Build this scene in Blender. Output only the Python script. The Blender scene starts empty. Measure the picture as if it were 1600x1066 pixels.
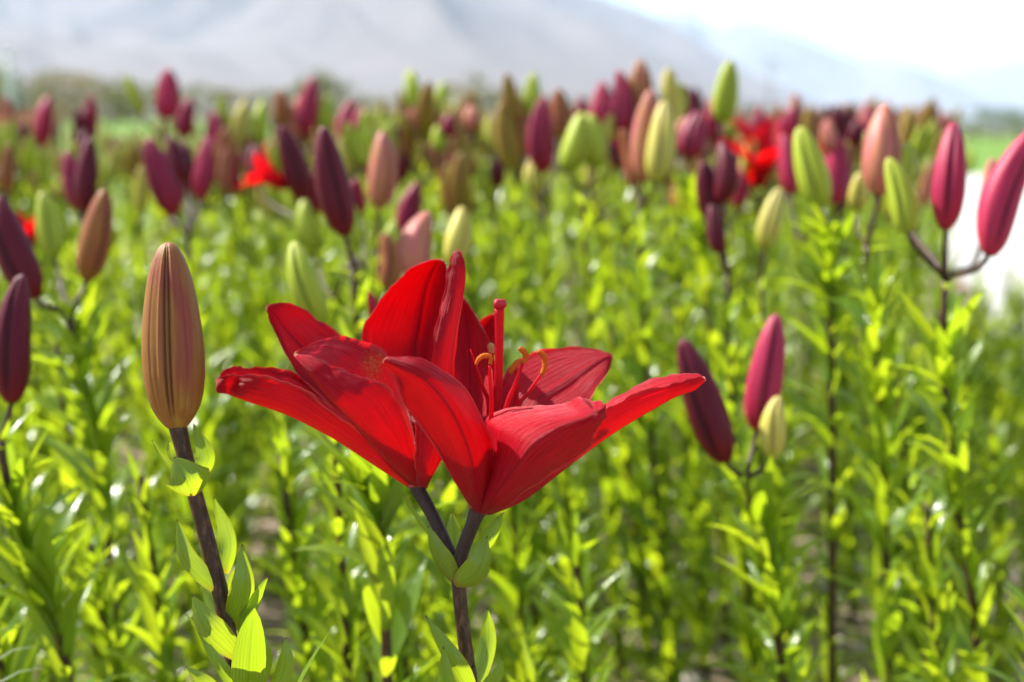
import bpy, math, random
import numpy as np
from mathutils import Vector, Matrix

random.seed(7)
rng = np.random.default_rng(11)
R = math.radians
scene = bpy.context.scene
col = scene.collection

# ------------------------------------------------------------------ camera
CAM_H = 0.62
F_PX = 50.0 / 36.0 * 1600.0
PITCH = math.atan((533 - 190) / F_PX)
ROLL = R(1.0)
FOCUS = 0.63
cam_d = bpy.data.cameras.new('camera')
cam = bpy.data.objects.new('camera', cam_d)
col.objects.link(cam)
fwd = Vector((0, math.cos(PITCH), -math.sin(PITCH)))
right0 = Vector((1, 0, 0))
up0 = right0.cross(fwd)
right = right0 * math.cos(ROLL) + up0 * math.sin(ROLL)
up = up0 * math.cos(ROLL) - right0 * math.sin(ROLL)
CAM = Vector((0, 0, CAM_H))
m = Matrix.Identity(4)
for i in range(3):
    m[i][0], m[i][1], m[i][2], m[i][3] = right[i], up[i], -fwd[i], CAM[i]
cam.matrix_world = m
cam_d.lens = 50
cam_d.sensor_width = 36
cam_d.clip_start = 0.02
cam_d.clip_end = 60000
cam_d.dof.use_dof = True
cam_d.dof.focus_distance = 0.618
cam_d.dof.aperture_fstop = 6.0
cam_d.dof.aperture_blades = 9
scene.camera = cam


def pix(px, py, depth):
    """photo pixel + distance along the view axis -> world point"""
    return CAM + (fwd + right * ((px - 800) / F_PX) - up * ((py - 533) / F_PX)) * depth


def pxm(px, py, mm):
    return pix(px, py, FOCUS + mm / 1000.0)


# ------------------------------------------------------------------ light
SUN_DIR = Vector((-0.66, 0.33, 0.76)).normalized()
sun_el = math.asin(SUN_DIR.z)
sun_az = math.atan2(SUN_DIR.x, SUN_DIR.y)
sd = bpy.data.lights.new('sun', 'SUN')
sd.energy = 5.0
sd.angle = R(0.55)
sd.color = (1.0, 0.95, 0.87)
sun = bpy.data.objects.new('sun', sd)
sun.rotation_euler = (-SUN_DIR).to_track_quat('-Z', 'Y').to_euler()
sun.location = (-3, 2, 6)
col.objects.link(sun)

world = bpy.data.worlds.new('World')
scene.world = world
world.use_nodes = True
nt = world.node_tree
nt.nodes.clear()


def link(nt, a, b):
    nt.links.new(a, b)


wo = nt.nodes.new('ShaderNodeOutputWorld')
bg = nt.nodes.new('ShaderNodeBackground')
sky = nt.nodes.new('ShaderNodeTexSky')
sky.sky_type = 'NISHITA'
sky.sun_disc = False
sky.sun_elevation = sun_el
sky.sun_rotation = sun_az
sky.altitude = 1200
sky.dust_density = 1.2
# thin broken cloud over the whole sky, laid on a flat layer high above
tc = nt.nodes.new('ShaderNodeTexCoord')
sep = nt.nodes.new('ShaderNodeSeparateXYZ')
link(nt, tc.outputs['Generated'], sep.inputs[0])
addz = nt.nodes.new('ShaderNodeMath'); addz.operation = 'ADD'; addz.inputs[1].default_value = 0.09
link(nt, sep.outputs['Z'], addz.inputs[0])
mx = nt.nodes.new('ShaderNodeMath'); mx.operation = 'MAXIMUM'; mx.inputs[1].default_value = 0.05
link(nt, addz.outputs[0], mx.inputs[0])
dx = nt.nodes.new('ShaderNodeMath'); dx.operation = 'DIVIDE'
dy = nt.nodes.new('ShaderNodeMath'); dy.operation = 'DIVIDE'
link(nt, sep.outputs['X'], dx.inputs[0]); link(nt, mx.outputs[0], dx.inputs[1])
link(nt, sep.outputs['Y'], dy.inputs[0]); link(nt, mx.outputs[0], dy.inputs[1])
cmb = nt.nodes.new('ShaderNodeCombineXYZ')
link(nt, dx.outputs[0], cmb.inputs[0]); link(nt, dy.outputs[0], cmb.inputs[1])
cn = nt.nodes.new('ShaderNodeTexNoise')
cn.inputs['Scale'].default_value = 0.55
cn.inputs['Detail'].default_value = 6
cn.inputs['Roughness'].default_value = 0.55
link(nt, cmb.outputs[0], cn.inputs['Vector'])
cr = nt.nodes.new('ShaderNodeValToRGB')
cr.color_ramp.elements[0].position = 0.42
cr.color_ramp.elements[1].position = 0.72
cr.color_ramp.elements[0].color = (0.0, 0.0, 0.0, 1)
cr.color_ramp.elements[1].color = (0.8, 0.8, 0.8, 1)
link(nt, cn.outputs['Fac'], cr.inputs[0])
mixc = nt.nodes.new('ShaderNodeMix'); mixc.data_type = 'RGBA'
link(nt, cr.outputs[0], mixc.inputs['Factor'])
link(nt, sky.outputs[0], mixc.inputs[6])
mixc.inputs[7].default_value = (6.0, 6.2, 6.5, 1)
link(nt, mixc.outputs[2], bg.inputs['Color'])
bg.inputs['Strength'].default_value = 0.085
link(nt, bg.outputs[0], wo.inputs[0])

vs = scene.view_settings
vs.view_transform = 'Standard'
vs.look = 'None'
vs.gamma = 1.0
vs.use_curve_mapping = False
vs.exposure = 1.45

scene.render.engine = 'CYCLES'
cy = scene.cycles
cy.use_denoising = True
cy.max_bounces = 8
cy.transmission_bounces = 6
cy.transparent_max_bounces = 4
cy.volume_bounces = 1
cy.caustics_reflective = False
cy.caustics_refractive = False
cy.sample_clamp_indirect = 6


# ------------------------------------------------------------------ materials
class N:
    def __init__(self, name):
        self.mat = bpy.data.materials.new(name)
        self.mat.use_nodes = True
        self.t = self.mat.node_tree
        self.t.nodes.clear()
        self.out = self.t.nodes.new('ShaderNodeOutputMaterial')

    def n(self, typ, **kw):
        nd = self.t.nodes.new('ShaderNode' + typ)
        for k, v in kw.items():
            if hasattr(nd, k) and not isinstance(v, (bpy.types.NodeSocket,)) and k not in ('Color', 'Scale'):
                try:
                    setattr(nd, k, v); continue
                except Exception:
                    pass
            self.set(nd, k, v)
        return nd

    def set(self, nd, k, v):
        s = nd.inputs[k]
        if isinstance(v, bpy.types.NodeSocket):
            self.t.links.new(v, s)
        else:
            if isinstance(v, (tuple, list)) and len(v) == 3 and s.type == 'RGBA':
                v = (*v, 1)
            s.default_value = v

    def attr(self, name, out='Fac'):
        a = self.t.nodes.new('ShaderNodeAttribute'); a.attribute_name = name
        return a.outputs[out]

    def math(self, op, a, b=0.0, c=None, clamp=False):
        nd = self.t.nodes.new('ShaderNodeMath'); nd.operation = op; nd.use_clamp = clamp
        self.set(nd, 0, a); self.set(nd, 1, b)
        if c is not None: self.set(nd, 2, c)
        return nd.outputs[0]

    def mix(self, f, a, b, blend='MIX'):
        nd = self.t.nodes.new('ShaderNodeMix'); nd.data_type = 'RGBA'; nd.blend_type = blend
        for k, v in ((0, f), (6, a), (7, b)):
            self.set(nd, k, v)
        return nd.outputs[2]

    def ramp(self, f, stops):
        nd = self.t.nodes.new('ShaderNodeValToRGB')
        e = nd.color_ramp.elements
        while len(e) < len(stops): e.new(0.5)
        for i, (p, c) in enumerate(stops):
            e[i].position = p; e[i].color = (*c, 1) if len(c) == 3 else c
        self.set(nd, 0, f)
        return nd.outputs[0]

    def noise(self, vec, scale, detail=3, rough=0.5):
        nd = self.t.nodes.new('ShaderNodeTexNoise')
        nd.inputs['Scale'].default_value = scale
        nd.inputs['Detail'].default_value = detail
        nd.inputs['Roughness'].default_value = rough
        if vec is not None: self.t.links.new(vec, nd.inputs['Vector'])
        return nd.outputs['Fac']

    def mapping(self, vec, scale):
        nd = self.t.nodes.new('ShaderNodeMapping')
        nd.inputs['Scale'].default_value = scale
        self.t.links.new(vec, nd.inputs['Vector'])
        return nd.outputs[0]

    def coord(self, k):
        nd = self.t.nodes.new('ShaderNodeTexCoord')
        return nd.outputs[k]

    def rand(self):
        nd = self.t.nodes.new('ShaderNodeObjectInfo')
        return nd.outputs['Random']

    def bump(self, h, strength, dist):
        nd = self.t.nodes.new('ShaderNodeBump')
        nd.inputs['Strength'].default_value = strength
        nd.inputs['Distance'].default_value = dist
        self.t.links.new(h, nd.inputs['Height'])
        return nd.outputs[0]

    def principled(self, color, rough=0.5, spec=0.5, normal=None, **kw):
        nd = self.t.nodes.new('ShaderNodeBsdfPrincipled')
        self.set(nd, 'Base Color', color)
        self.set(nd, 'Roughness', rough)
        self.set(nd, 'Specular IOR Level', spec)
        if normal is not None: self.set(nd, 'Normal', normal)
        for k, v in kw.items(): self.set(nd, k.replace('_', ' '), v)
        return nd.outputs[0]

    def translucent(self, color, normal=None):
        nd = self.t.nodes.new('ShaderNodeBsdfTranslucent')
        self.set(nd, 'Color', color)
        if normal is not None: self.set(nd, 'Normal', normal)
        return nd.outputs[0]

    def mixsh(self, f, a, b):
        nd = self.t.nodes.new('ShaderNodeMixShader')
        self.set(nd, 0, f)
        self.t.links.new(a, nd.inputs[1]); self.t.links.new(b, nd.inputs[2])
        return nd.outputs[0]

    def done(self, sh):
        self.t.links.new(sh, self.out.inputs['Surface'])
        return self.mat


def leaf_material(name, c0, c1, t0, t1, edge=False):
    k = N(name)
    r = k.rand()
    pos = k.n('NewGeometry').outputs['Position']
    nz = k.noise(pos, 9.0, 2)
    f = k.math('ADD', k.math('MULTIPLY', r, 0.55), k.math('MULTIPLY', nz, 0.5), clamp=True)
    base = k.mix(f, c0, c1)
    tr = k.mix(f, t0, t1)
    uv = k.coord('UV')
    sx = k.n('SeparateXYZ'); k.set(sx, 0, uv)
    vein = k.math('SINE', k.math('MULTIPLY', sx.outputs['Y'], 62.0))
    lines = k.math('MULTIPLY', k.math('ADD', vein, 1.0), 0.5)
    midr = k.math('SUBTRACT', 1.0, k.math('MULTIPLY', k.math('ABSOLUTE', k.math('SUBTRACT', sx.outputs['Y'], 0.5)), 22.0), clamp=True)
    dk = k.math('MULTIPLY', k.math('MULTIPLY', lines, k.noise(k.mapping(uv, (4, 9, 1)), 2.0, 3)), 0.55)
    base = k.mix(dk, base, tuple(x * 0.55 for x in c0))
    tr = k.mix(dk, tr, tuple(x * 0.6 for x in t0))
    tr = k.mix(k.math('MULTIPLY', midr, 0.5), tr, tuple(x * 0.5 for x in t0))
    if edge:
        # reddish margin and brown tip, as the pigment lies on the real bracts
        e = k.math('ABSOLUTE', k.math('SUBTRACT', sx.outputs['Y'], 0.5))
        ef = k.math('MULTIPLY', k.math('SUBTRACT', e, 0.44, clamp=True), 9.0, clamp=True)
        tf = k.math('MULTIPLY', k.math('SUBTRACT', sx.outputs['X'], 0.955, clamp=True), 25.0, clamp=True)
        bf = k.math('MULTIPLY', k.math('SUBTRACT', 0.14, sx.outputs['X'], clamp=True), 5.0, clamp=True)
        base = k.mix(k.math('MAXIMUM', k.math('MULTIPLY', ef, 0.45), k.math('MULTIPLY', bf, 0.6)), base, (0.42, 0.20, 0.02))
        base = k.mix(tf, base, (0.10, 0.02, 0.015))
        tr = k.mix(k.math('MAXIMUM', k.math('MULTIPLY', ef, 0.5), k.math('MULTIPLY', bf, 0.6)), tr, (0.75, 0.28, 0.02))
        tr = k.mix(tf, tr, (0.15, 0.02, 0.01))
    nrm = k.bump(k.math('ADD', vein, k.math('MULTIPLY', k.noise(pos, 140.0, 2), 1.5)), 0.25, 0.0004)
    p = k.principled(base, 0.22, 0.7, nrm)
    t = k.translucent(tr)
    return k.done(k.mixsh(0.50, p, t))


M = {}
M['leaf'] = leaf_material('leaf_green', (0.095, 0.195, 0.012), (0.180, 0.280, 0.020), (0.40, 0.62, 0.012), (0.68, 0.78, 0.02))
M['bract'] = leaf_material('bract_green', (0.095, 0.200, 0.012), (0.150, 0.250, 0.018), (0.40, 0.58, 0.015), (0.56, 0.68, 0.02), edge=True)


def stem_material(name, c0, c1):
    k = N(name)
    pos = k.coord('Object')
    f = k.noise(k.mapping(pos, (1, 1, 0.35)), 420.0, 3, 0.6)
    big = k.noise(pos, 14.0, 2)
    c = k.mix(k.ramp(f, [(0.48, (0, 0, 0)), (0.68, (1, 1, 1))]), c0, c1)
    c = k.mix(k.math('MULTIPLY', big, 0.35), c, (0.10, 0.085, 0.02))
    nrm = k.bump(f, 0.35, 0.0004)
    return k.done(k.principled(c, 0.42, 0.22, nrm))


M['stem'] = stem_material('stem_brown', (0.034, 0.012, 0.012), (0.125, 0.060, 0.036))
M['stem_purple'] = stem_material('stem_purple', (0.022, 0.009, 0.020), (0.050, 0.022, 0.032))


def petal_material(name, base, dark, tr, tip=(0.85, 0.55, 0.32), pollen=False):
    k = N(name)
    uv = k.coord('UV')
    sx = k.n('SeparateXYZ'); k.set(sx, 0, uv)
    u, v = sx.outputs['X'], sx.outputs['Y']
    warp = k.noise(k.mapping(uv, (3, 3, 1)), 2.0, 2)
    st = k.noise(k.mapping(uv, (1.5, 34, 1)), 3.0, 3, 0.6)
    vv = k.math('ADD', v, k.math('MULTIPLY', warp, 0.03))
    vein = k.math('SINE', k.math('MULTIPLY', vv, 120.0))
    grain = k.noise(k.mapping(uv, (260, 120, 1)), 1.0, 2)
    mid = k.math('SUBTRACT', 1.0, k.math('MULTIPLY', k.math('ABSOLUTE', k.math('SUBTRACT', v, 0.5)), 30.0), clamp=True)
    c = k.mix(k.ramp(st, [(0.30, (0, 0, 0)), (0.70, (1, 1, 1))]), base, dark)
    c = k.mix(k.math('MULTIPLY', mid, 0.55), c, dark)
    tf = k.math('MULTIPLY', k.math('SUBTRACT', u, 0.962, clamp=True), 34.0, clamp=True)
    c = k.mix(tf, c, tip)
    bf = k.math('MULTIPLY', k.math('SUBTRACT', 0.10, u, clamp=True), 7.0, clamp=True)
    c = k.mix(bf, c, (0.22, 0.02, 0.008))
    trc = k.mix(k.ramp(st, [(0.30, (0, 0, 0)), (0.75, (1, 1, 1))]), tr, (tr[0] * 0.68, tr[1] * 0.5, tr[2] * 0.5))
    trc = k.mix(k.math('MULTIPLY', mid, 0.8), trc, (0.22, 0.001, 0.002))
    if pollen:
        pn = k.noise(k.mapping(uv, (170, 60, 1)), 1.0, 3, 0.7)
        du = k.math('SUBTRACT', u, 0.44); dv = k.math('SUBTRACT', v, 0.93)
        dd = k.math('ADD', k.math('MULTIPLY', k.math('MULTIPLY', du, du), 55.0), k.math('MULTIPLY', k.math('MULTIPLY', dv, dv), 40.0))
        pf = k.math('MULTIPLY', k.math('SUBTRACT', k.math('SUBTRACT', pn, k.math('MULTIPLY', dd, 0.55)), 0.44, clamp=True), 7.0, clamp=True)
        c = k.mix(pf, c, (0.72, 0.30, 0.06))
        trc = k.mix(pf, trc, (0.3, 0.05, 0.01))
    h = k.math('ADD', k.math('MULTIPLY', vein, 0.25), k.math('ADD', k.math('MULTIPLY', st, 1.6), k.math('MULTIPLY', grain, 0.5)))
    nrm = k.bump(h, 0.6, 0.0011)
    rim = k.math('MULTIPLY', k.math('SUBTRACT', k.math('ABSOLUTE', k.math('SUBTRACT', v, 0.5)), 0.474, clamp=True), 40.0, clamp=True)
    c = k.mix(k.math('MULTIPLY', rim, 0.7), c, (0.72, 0.14, 0.15))  # light line glinting along petal edges, painted into the colour as pale pink
    p = k.principled(c, 0.37, 0.28, nrm, Sheen_Weight=0.03, Sheen_Roughness=0.4, Sheen_Tint=(1.0, 0.55, 0.6))
    t = k.translucent(trc)
    return k.done(k.mixsh(0.48, p, t))


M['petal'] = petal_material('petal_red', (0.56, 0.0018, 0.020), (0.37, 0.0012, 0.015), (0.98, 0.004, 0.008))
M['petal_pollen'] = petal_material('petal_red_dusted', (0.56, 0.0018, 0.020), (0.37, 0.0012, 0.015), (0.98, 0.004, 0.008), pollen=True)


def plain(name, c, rough=0.5, spec=0.5, tr=None, tw=0.3, nscale=300.0, bump=0.2, c2=None):
    k = N(name)
    pos = k.coord('Object')
    f = k.noise(pos, nscale, 3, 0.6)
    cc = k.mix(f, c, c2 if c2 else tuple(x * 0.6 for x in c))
    p = k.principled(cc, rough, spec, k.bump(f, bump, 0.0005))
    if tr:
        p = k.mixsh(tw, p, k.translucent(tr))
    return k.done(p)


M['pistil'] = plain('pistil_red', (0.46, 0.003, 0.016), 0.42, 0.2, (0.9, 0.005, 0.008), 0.4)
M['stigma'] = plain('stigma_rose', (0.46, 0.012, 0.035), 0.35, 0.4, (0.8, 0.02, 0.03), 0.3, 900.0, 0.6)
M['filament'] = plain('filament_red', (0.52, 0.006, 0.02), 0.42, 0.2, (0.95, 0.02, 0.02), 0.45)
M['anther'] = plain('anther_orange', (0.68, 0.20, 0.02), 0.8, 0.2, (0.8, 0.16, 0.01), 0.25, 1800.0, 0.9, c2=(0.52, 0.10, 0.010))
M['anther_pale'] = plain('anther_cream', (0.72, 0.42, 0.16), 0.7, 0.2, (0.7, 0.3, 0.08), 0.25, 1500.0, 0.8)


def bud_material(name, bottom, middle, top, groove, blush=None, streak=0.5, rough=0.42):
    k = N(name)
    uv = k.coord('UV')
    sx = k.n('SeparateXYZ'); k.set(sx, 0, uv)
    v = sx.outputs['Y']
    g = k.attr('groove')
    r = k.rand()
    hv = k.math('ADD', v, k.math('MULTIPLY', k.math('SUBTRACT', k.noise(k.mapping(uv, (5, 1.2, 1)), 2.0, 3), 0.5), 0.35), clamp=True)
    c = k.ramp(hv, [(0.0, bottom), (0.30, middle), (0.72, middle), (1.0, top)])
    if blush:
        obj = k.coord('Object')
        bn = k.noise(k.mapping(obj, (1.3, 1.3, 0.9)), 1.5, 1)
        c = k.mix(k.ramp(bn, [(0.42, (0, 0, 0)), (0.58, (1, 1, 1))]), c, blush)
    st = k.noise(k.mapping(uv, (60, 2.2, 1)), 1.0, 4, 0.65)
    c = k.mix(k.math('MULTIPLY', k.ramp(st, [(0.35, (0, 0, 0)), (0.7, (1, 1, 1))]), streak), c, tuple(x * 0.55 for x in middle))
    c = k.mix(k.math('MULTIPLY', r, 0.25), c, tuple(min(1, x * 1.45) for x in middle))
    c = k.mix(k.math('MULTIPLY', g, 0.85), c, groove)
    spk = k.noise(k.mapping(uv, (90, 60, 1)), 1.0, 2, 0.7)
    nrm = k.bump(k.math('ADD', st, k.math('MULTIPLY', spk, 0.7)), 0.4, 0.0008)
    return k.done(k.principled(c, rough, 0.20, nrm, Sheen_Weight=0.0, Sheen_Roughness=0.35, Sheen_Tint=(1, 0.8, 0.85),
                               Subsurface_Weight=0.0))


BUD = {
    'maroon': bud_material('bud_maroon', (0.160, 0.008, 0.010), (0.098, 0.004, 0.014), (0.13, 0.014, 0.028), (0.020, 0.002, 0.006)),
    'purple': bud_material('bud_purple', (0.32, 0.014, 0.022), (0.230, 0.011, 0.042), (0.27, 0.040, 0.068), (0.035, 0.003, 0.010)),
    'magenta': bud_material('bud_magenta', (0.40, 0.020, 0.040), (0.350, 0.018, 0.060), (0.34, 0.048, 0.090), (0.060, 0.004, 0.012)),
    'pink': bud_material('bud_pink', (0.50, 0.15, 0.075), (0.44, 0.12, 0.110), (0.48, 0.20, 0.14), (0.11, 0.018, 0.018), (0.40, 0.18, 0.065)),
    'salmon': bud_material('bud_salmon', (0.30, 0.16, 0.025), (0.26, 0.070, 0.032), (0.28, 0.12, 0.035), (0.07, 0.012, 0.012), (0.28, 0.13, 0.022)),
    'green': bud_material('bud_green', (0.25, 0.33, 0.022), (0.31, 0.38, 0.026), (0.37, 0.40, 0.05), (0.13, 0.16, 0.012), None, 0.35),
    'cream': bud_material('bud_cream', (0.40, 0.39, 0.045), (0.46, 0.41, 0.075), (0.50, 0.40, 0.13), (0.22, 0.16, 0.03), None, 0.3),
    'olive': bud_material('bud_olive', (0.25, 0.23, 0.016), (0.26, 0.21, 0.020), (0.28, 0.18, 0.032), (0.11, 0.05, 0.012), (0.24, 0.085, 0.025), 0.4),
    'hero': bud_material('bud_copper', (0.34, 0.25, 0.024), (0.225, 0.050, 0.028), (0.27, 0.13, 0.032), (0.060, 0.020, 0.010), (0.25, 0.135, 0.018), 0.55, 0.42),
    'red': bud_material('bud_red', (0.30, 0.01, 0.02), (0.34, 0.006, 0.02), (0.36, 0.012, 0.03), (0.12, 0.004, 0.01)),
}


# ------------------------------------------------------------------ mesh helpers
def make_mesh(name, verts, faces, mats, uvs=None, attrs=None, smooth=True, midx=None):
    """verts (n,3), faces (f,k) array or list; uvs per vertex"""
    me = bpy.data.meshes.new(name)
    verts = np.asarray(verts, dtype=np.float32)
    if isinstance(faces, np.ndarray):
        f, kk = faces.shape
        me.vertices.add(len(verts)); me.vertices.foreach_set('co', verts.ravel())
        me.loops.add(f * kk); me.loops.foreach_set('vertex_index', faces.astype(np.int32).ravel())
        me.polygons.add(f)
        me.polygons.foreach_set('loop_start', np.arange(0, f * kk, kk, dtype=np.int32))
        me.polygons.foreach_set('loop_total', np.full(f, kk, dtype=np.int32))
        me.update(calc_edges=True)
    else:
        me.from_pydata([tuple(v) for v in verts], [], faces)
    if smooth:
        me.polygons.foreach_set('use_smooth', np.ones(len(me.polygons), dtype=bool))
    for mt in mats:
        me.materials.append(mt)
    if midx is not None:
        me.polygons.foreach_set('material_index', np.asarray(midx, dtype=np.int32))
    if uvs is not None:
        li = np.empty(len(me.loops), dtype=np.int32)
        me.loops.foreach_get('vertex_index', li)
        ul = me.uv_layers.new(name='UVMap')
        ul.data.foreach_set('uv', np.asarray(uvs, dtype=np.float32)[li].ravel())
    if attrs:
        for k_, a in attrs.items():
            at = me.attributes.new(k_, 'FLOAT', 'POINT')
            at.data.foreach_set('value', np.asarray(a, dtype=np.float32))
    me.validate()
    me.update()
    return me


def grid_faces(nu, nv, wrap=False, off=0):
    """vertex index = i*nv + j"""
    i, j = np.meshgrid(np.arange(nu - 1), np.arange(nv if wrap else nv - 1), indexing='ij')
    j2 = (j + 1) % nv
    f = np.stack([i * nv + j, i * nv + j2, (i + 1) * nv + j2, (i + 1) * nv + j], -1).reshape(-1, 4)
    return f + off


def catmull(P, n):
    """P (k, ...) -> n samples through the points, plus their parameter"""
    P = np.asarray(P, dtype=float)
    k = len(P)
    Q = np.concatenate([[2 * P[0] - P[1]], P, [2 * P[-1] - P[-2]]])
    t = np.linspace(0, k - 1 - 1e-9, n)
    i = np.floor(t).astype(int); f = (t - i)
    sh = (n,) + (1,) * (P.ndim - 1)
    f = f.reshape(sh)
    a, b, c, d = Q[i], Q[i + 1], Q[i + 2], Q[i + 3]
    return 0.5 * (2 * b + (c - a) * f + (2 * a - 5 * b + 4 * c - d) * f ** 2 + (3 * b - a - 3 * c + d) * f ** 3)


def tube_arrays(path, radii, sides=8, off=0, cap=True):
    path = np.asarray(path, dtype=float)
    n = len(path)
    radii = np.broadcast_to(np.asarray(radii, dtype=float), (n,))
    T = np.gradient(path, axis=0)
    T /= np.linalg.norm(T, axis=1)[:, None] + 1e-12
    ref = np.array([0.31, 0.22, 0.1]) if abs(T[0][2]) > 0.8 else np.array([0, 0, 1.0])
    nrm = []
    v = np.cross(T[0], ref); v /= np.linalg.norm(v)
    for i in range(n):
        v = v - T[i] * np.dot(v, T[i]); v /= np.linalg.norm(v) + 1e-12
        nrm.append(v)
    nrm = np.array(nrm)
    bi = np.cross(T, nrm)
    a = np.linspace(0, 2 * np.pi, sides, endpoint=False)
    V = path[:, None] + radii[:, None, None] * (np.cos(a)[None, :, None] * nrm[:, None] + np.sin(a)[None, :, None] * bi[:, None])
    V = V.reshape(-1, 3)
    F = grid_faces(n, sides, True, off).tolist()
    if cap:
        F.append([off + s for s in range(sides)][::-1])
        F.append([off + (n - 1) * sides + s for s in range(sides)])
    return V, F


def obj(name, me, parent=None, loc=(0, 0, 0)):
    o = bpy.data.objects.new(name, me)
    o.location = loc
    col.objects.link(o)
    if parent is not None:
        o.parent = parent
    return o


def tag(o, label=None, cat=None, group=None, kind=None):
    if label: o['label'] = label
    if cat: o['category'] = cat
    if group: o['group'] = group
    if kind: o['kind'] = kind
    return o


def thing(name, loc, label, cat, group=None):
    o = bpy.data.objects.new(name, None)
    o.empty_display_size = 0.05
    o.location = loc
    col.objects.link(o)
    return tag(o, label, cat, group)


# ---- value noise for relief
def vnoise(x, y, seed=0):
    xi = np.floor(x).astype(np.int64); yi = np.floor(y).astype(np.int64)
    xf = x - xi; yf = y - yi
    def h(a, b):
        n = (a * 374761393 + b * 668265263 + seed * 1274126177) & 0x7fffffff
        n = ((n ^ (n >> 13)) * 1274126177) & 0x7fffffff
        return ((n ^ (n >> 16)) & 0xffff) / 65535.0
    u = xf * xf * (3 - 2 * xf); v = yf * yf * (3 - 2 * yf)
    return (h(xi, yi) * (1 - u) + h(xi + 1, yi) * u) * (1 - v) + (h(xi, yi + 1) * (1 - u) + h(xi + 1, yi + 1) * u) * v


def fbm(x, y, oct=5, seed=0, ridged=False):
    s = np.zeros_like(x); a = 0.5; t = 0
    for o in range(oct):
        n = vnoise(x, y, seed + o)
        if ridged: n = 1 - np.abs(2 * n - 1)
        s += a * n; t += a
        x = x * 2.03 + 13.7; y = y * 2.03 + 7.1; a *= 0.5
    return s / t


# ------------------------------------------------------------------ the setting: ground
EDGE_X0, EDGE_K = 0.10, 0.272            # right edge of the lily bed: x = X0 + K*y


def ground_material():
    k = N('ground_soil')
    pos = k.n('NewGeometry').outputs['Position']
    a = k.noise(pos, 6.0, 5, 0.65)
    b = k.noise(pos, 60.0, 4, 0.7)
    soil = k.mix(a, (0.11, 0.072, 0.05), (0.24, 0.175, 0.125))
    soil = k.mix(k.ramp(b, [(0.35, (0, 0, 0)), (0.75, (1, 1, 1))]), soil, (0.34, 0.27, 0.20))
    big = k.noise(pos, 0.05, 4, 0.6)
    grass = k.mix(big, (0.085, 0.19, 0.020), (0.15, 0.23, 0.04))
    dry = k.mix(k.noise(pos, 0.01, 3), (0.25, 0.22, 0.14), (0.16, 0.17, 0.08))
    sx = k.n('SeparateXYZ'); k.set(sx, 0, pos)
    d = k.math('ADD', sx.outputs['Y'], k.math('MULTIPLY', big, 4.0))
    c = k.mix(k.math('MULTIPLY', k.math('SUBTRACT', d, 8.0), 0.5, clamp=True), soil, grass)
    c = k.mix(k.math('MULTIPLY', k.math('SUBTRACT', d, 110.0), 0.02, clamp=True), c, dry)
    return k.done(k.principled(c, 0.9, 0.2, k.bump(b, 0.6, 0.01)))


M['ground'] = ground_material()
rad = np.concatenate([np.linspace(0.0, 6, 61)[1:], np.geomspace(6.4, 22000, 70)])
th = np.linspace(-np.pi, np.pi, 240, endpoint=False)
RR, TH = np.meshgrid(rad, th, indexing='ij')
gx, gy = RR * np.sin(TH), RR * np.cos(TH)
amp = np.clip(1.0 - RR / 9.0, 0, 1) * 0.045
gz = (fbm(gx * 7, gy * 7, 5, 3) - 0.5) * amp
gv = np.stack([gx, gy, gz], -1).reshape(-1, 3)
ground = obj('ground', make_mesh('ground', np.vstack([gv, [[0, 0, 0]]]),
             grid_faces(len(rad), len(th), True).tolist() + [[len(gv), (j + 1) % len(th), j] for j in range(len(th))], [M['ground']]))
tag(ground, kind='structure')

# pale sheet of concrete beside the bed, seen between the buds at the right
kp = N('path_concrete')
pp = kp.n('NewGeometry').outputs['Position']
M['path'] = kp.done(kp.principled(kp.mix(kp.noise(pp, 3.0, 5, 0.65), (0.42, 0.395, 0.36), (0.58, 0.56, 0.53)), 0.75, 0.3,
                                  kp.bump(kp.noise(pp, 80.0, 3), 0.3, 0.004)))
pa, pb = 3.2, 19.0
nseg = 12
pv = []
for i in range(nseg):
    y = pa + (pb - pa) * i / (nseg - 1)
    xl = EDGE_X0 + EDGE_K * y + 0.15 + 0.06 * math.sin(i * 1.7)
    pv += [(xl, y, 0.028), (xl + 2.4, y, 0.028)]
path = obj('path', make_mesh('path', pv, grid_faces(nseg, 2), [M['path']]))
tag(path, kind='structure')


# ------------------------------------------------------------------ mountains
def az_el(px, py):
    d = fwd + right * ((px - 800) / F_PX) - up * ((py - 533) / F_PX)
    return math.atan2(d.x, d.y), d.z / math.hypot(d.x, d.y)


def mountain_material(name, rock, pale, scrub):
    k = N(name)
    pos = k.n('NewGeometry').outputs['Position']
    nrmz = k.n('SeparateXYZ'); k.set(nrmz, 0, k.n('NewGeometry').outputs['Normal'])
    n1 = k.noise(k.mapping(pos, (0.001, 0.001, 0.001)), 2.0, 6, 0.62)
    n2 = k.noise(k.mapping(pos, (0.001, 0.001, 0.001)), 9.0, 5, 0.6)
    c = k.mix(n1, rock, pale)
    c = k.mix(k.ramp(n2, [(0.45, (0, 0, 0)), (0.65, (1, 1, 1))]), c, scrub)
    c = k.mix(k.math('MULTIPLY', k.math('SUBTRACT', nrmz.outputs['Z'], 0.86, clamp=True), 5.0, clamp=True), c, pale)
    return k.done(k.principled(c, 0.95, 0.1))


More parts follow.
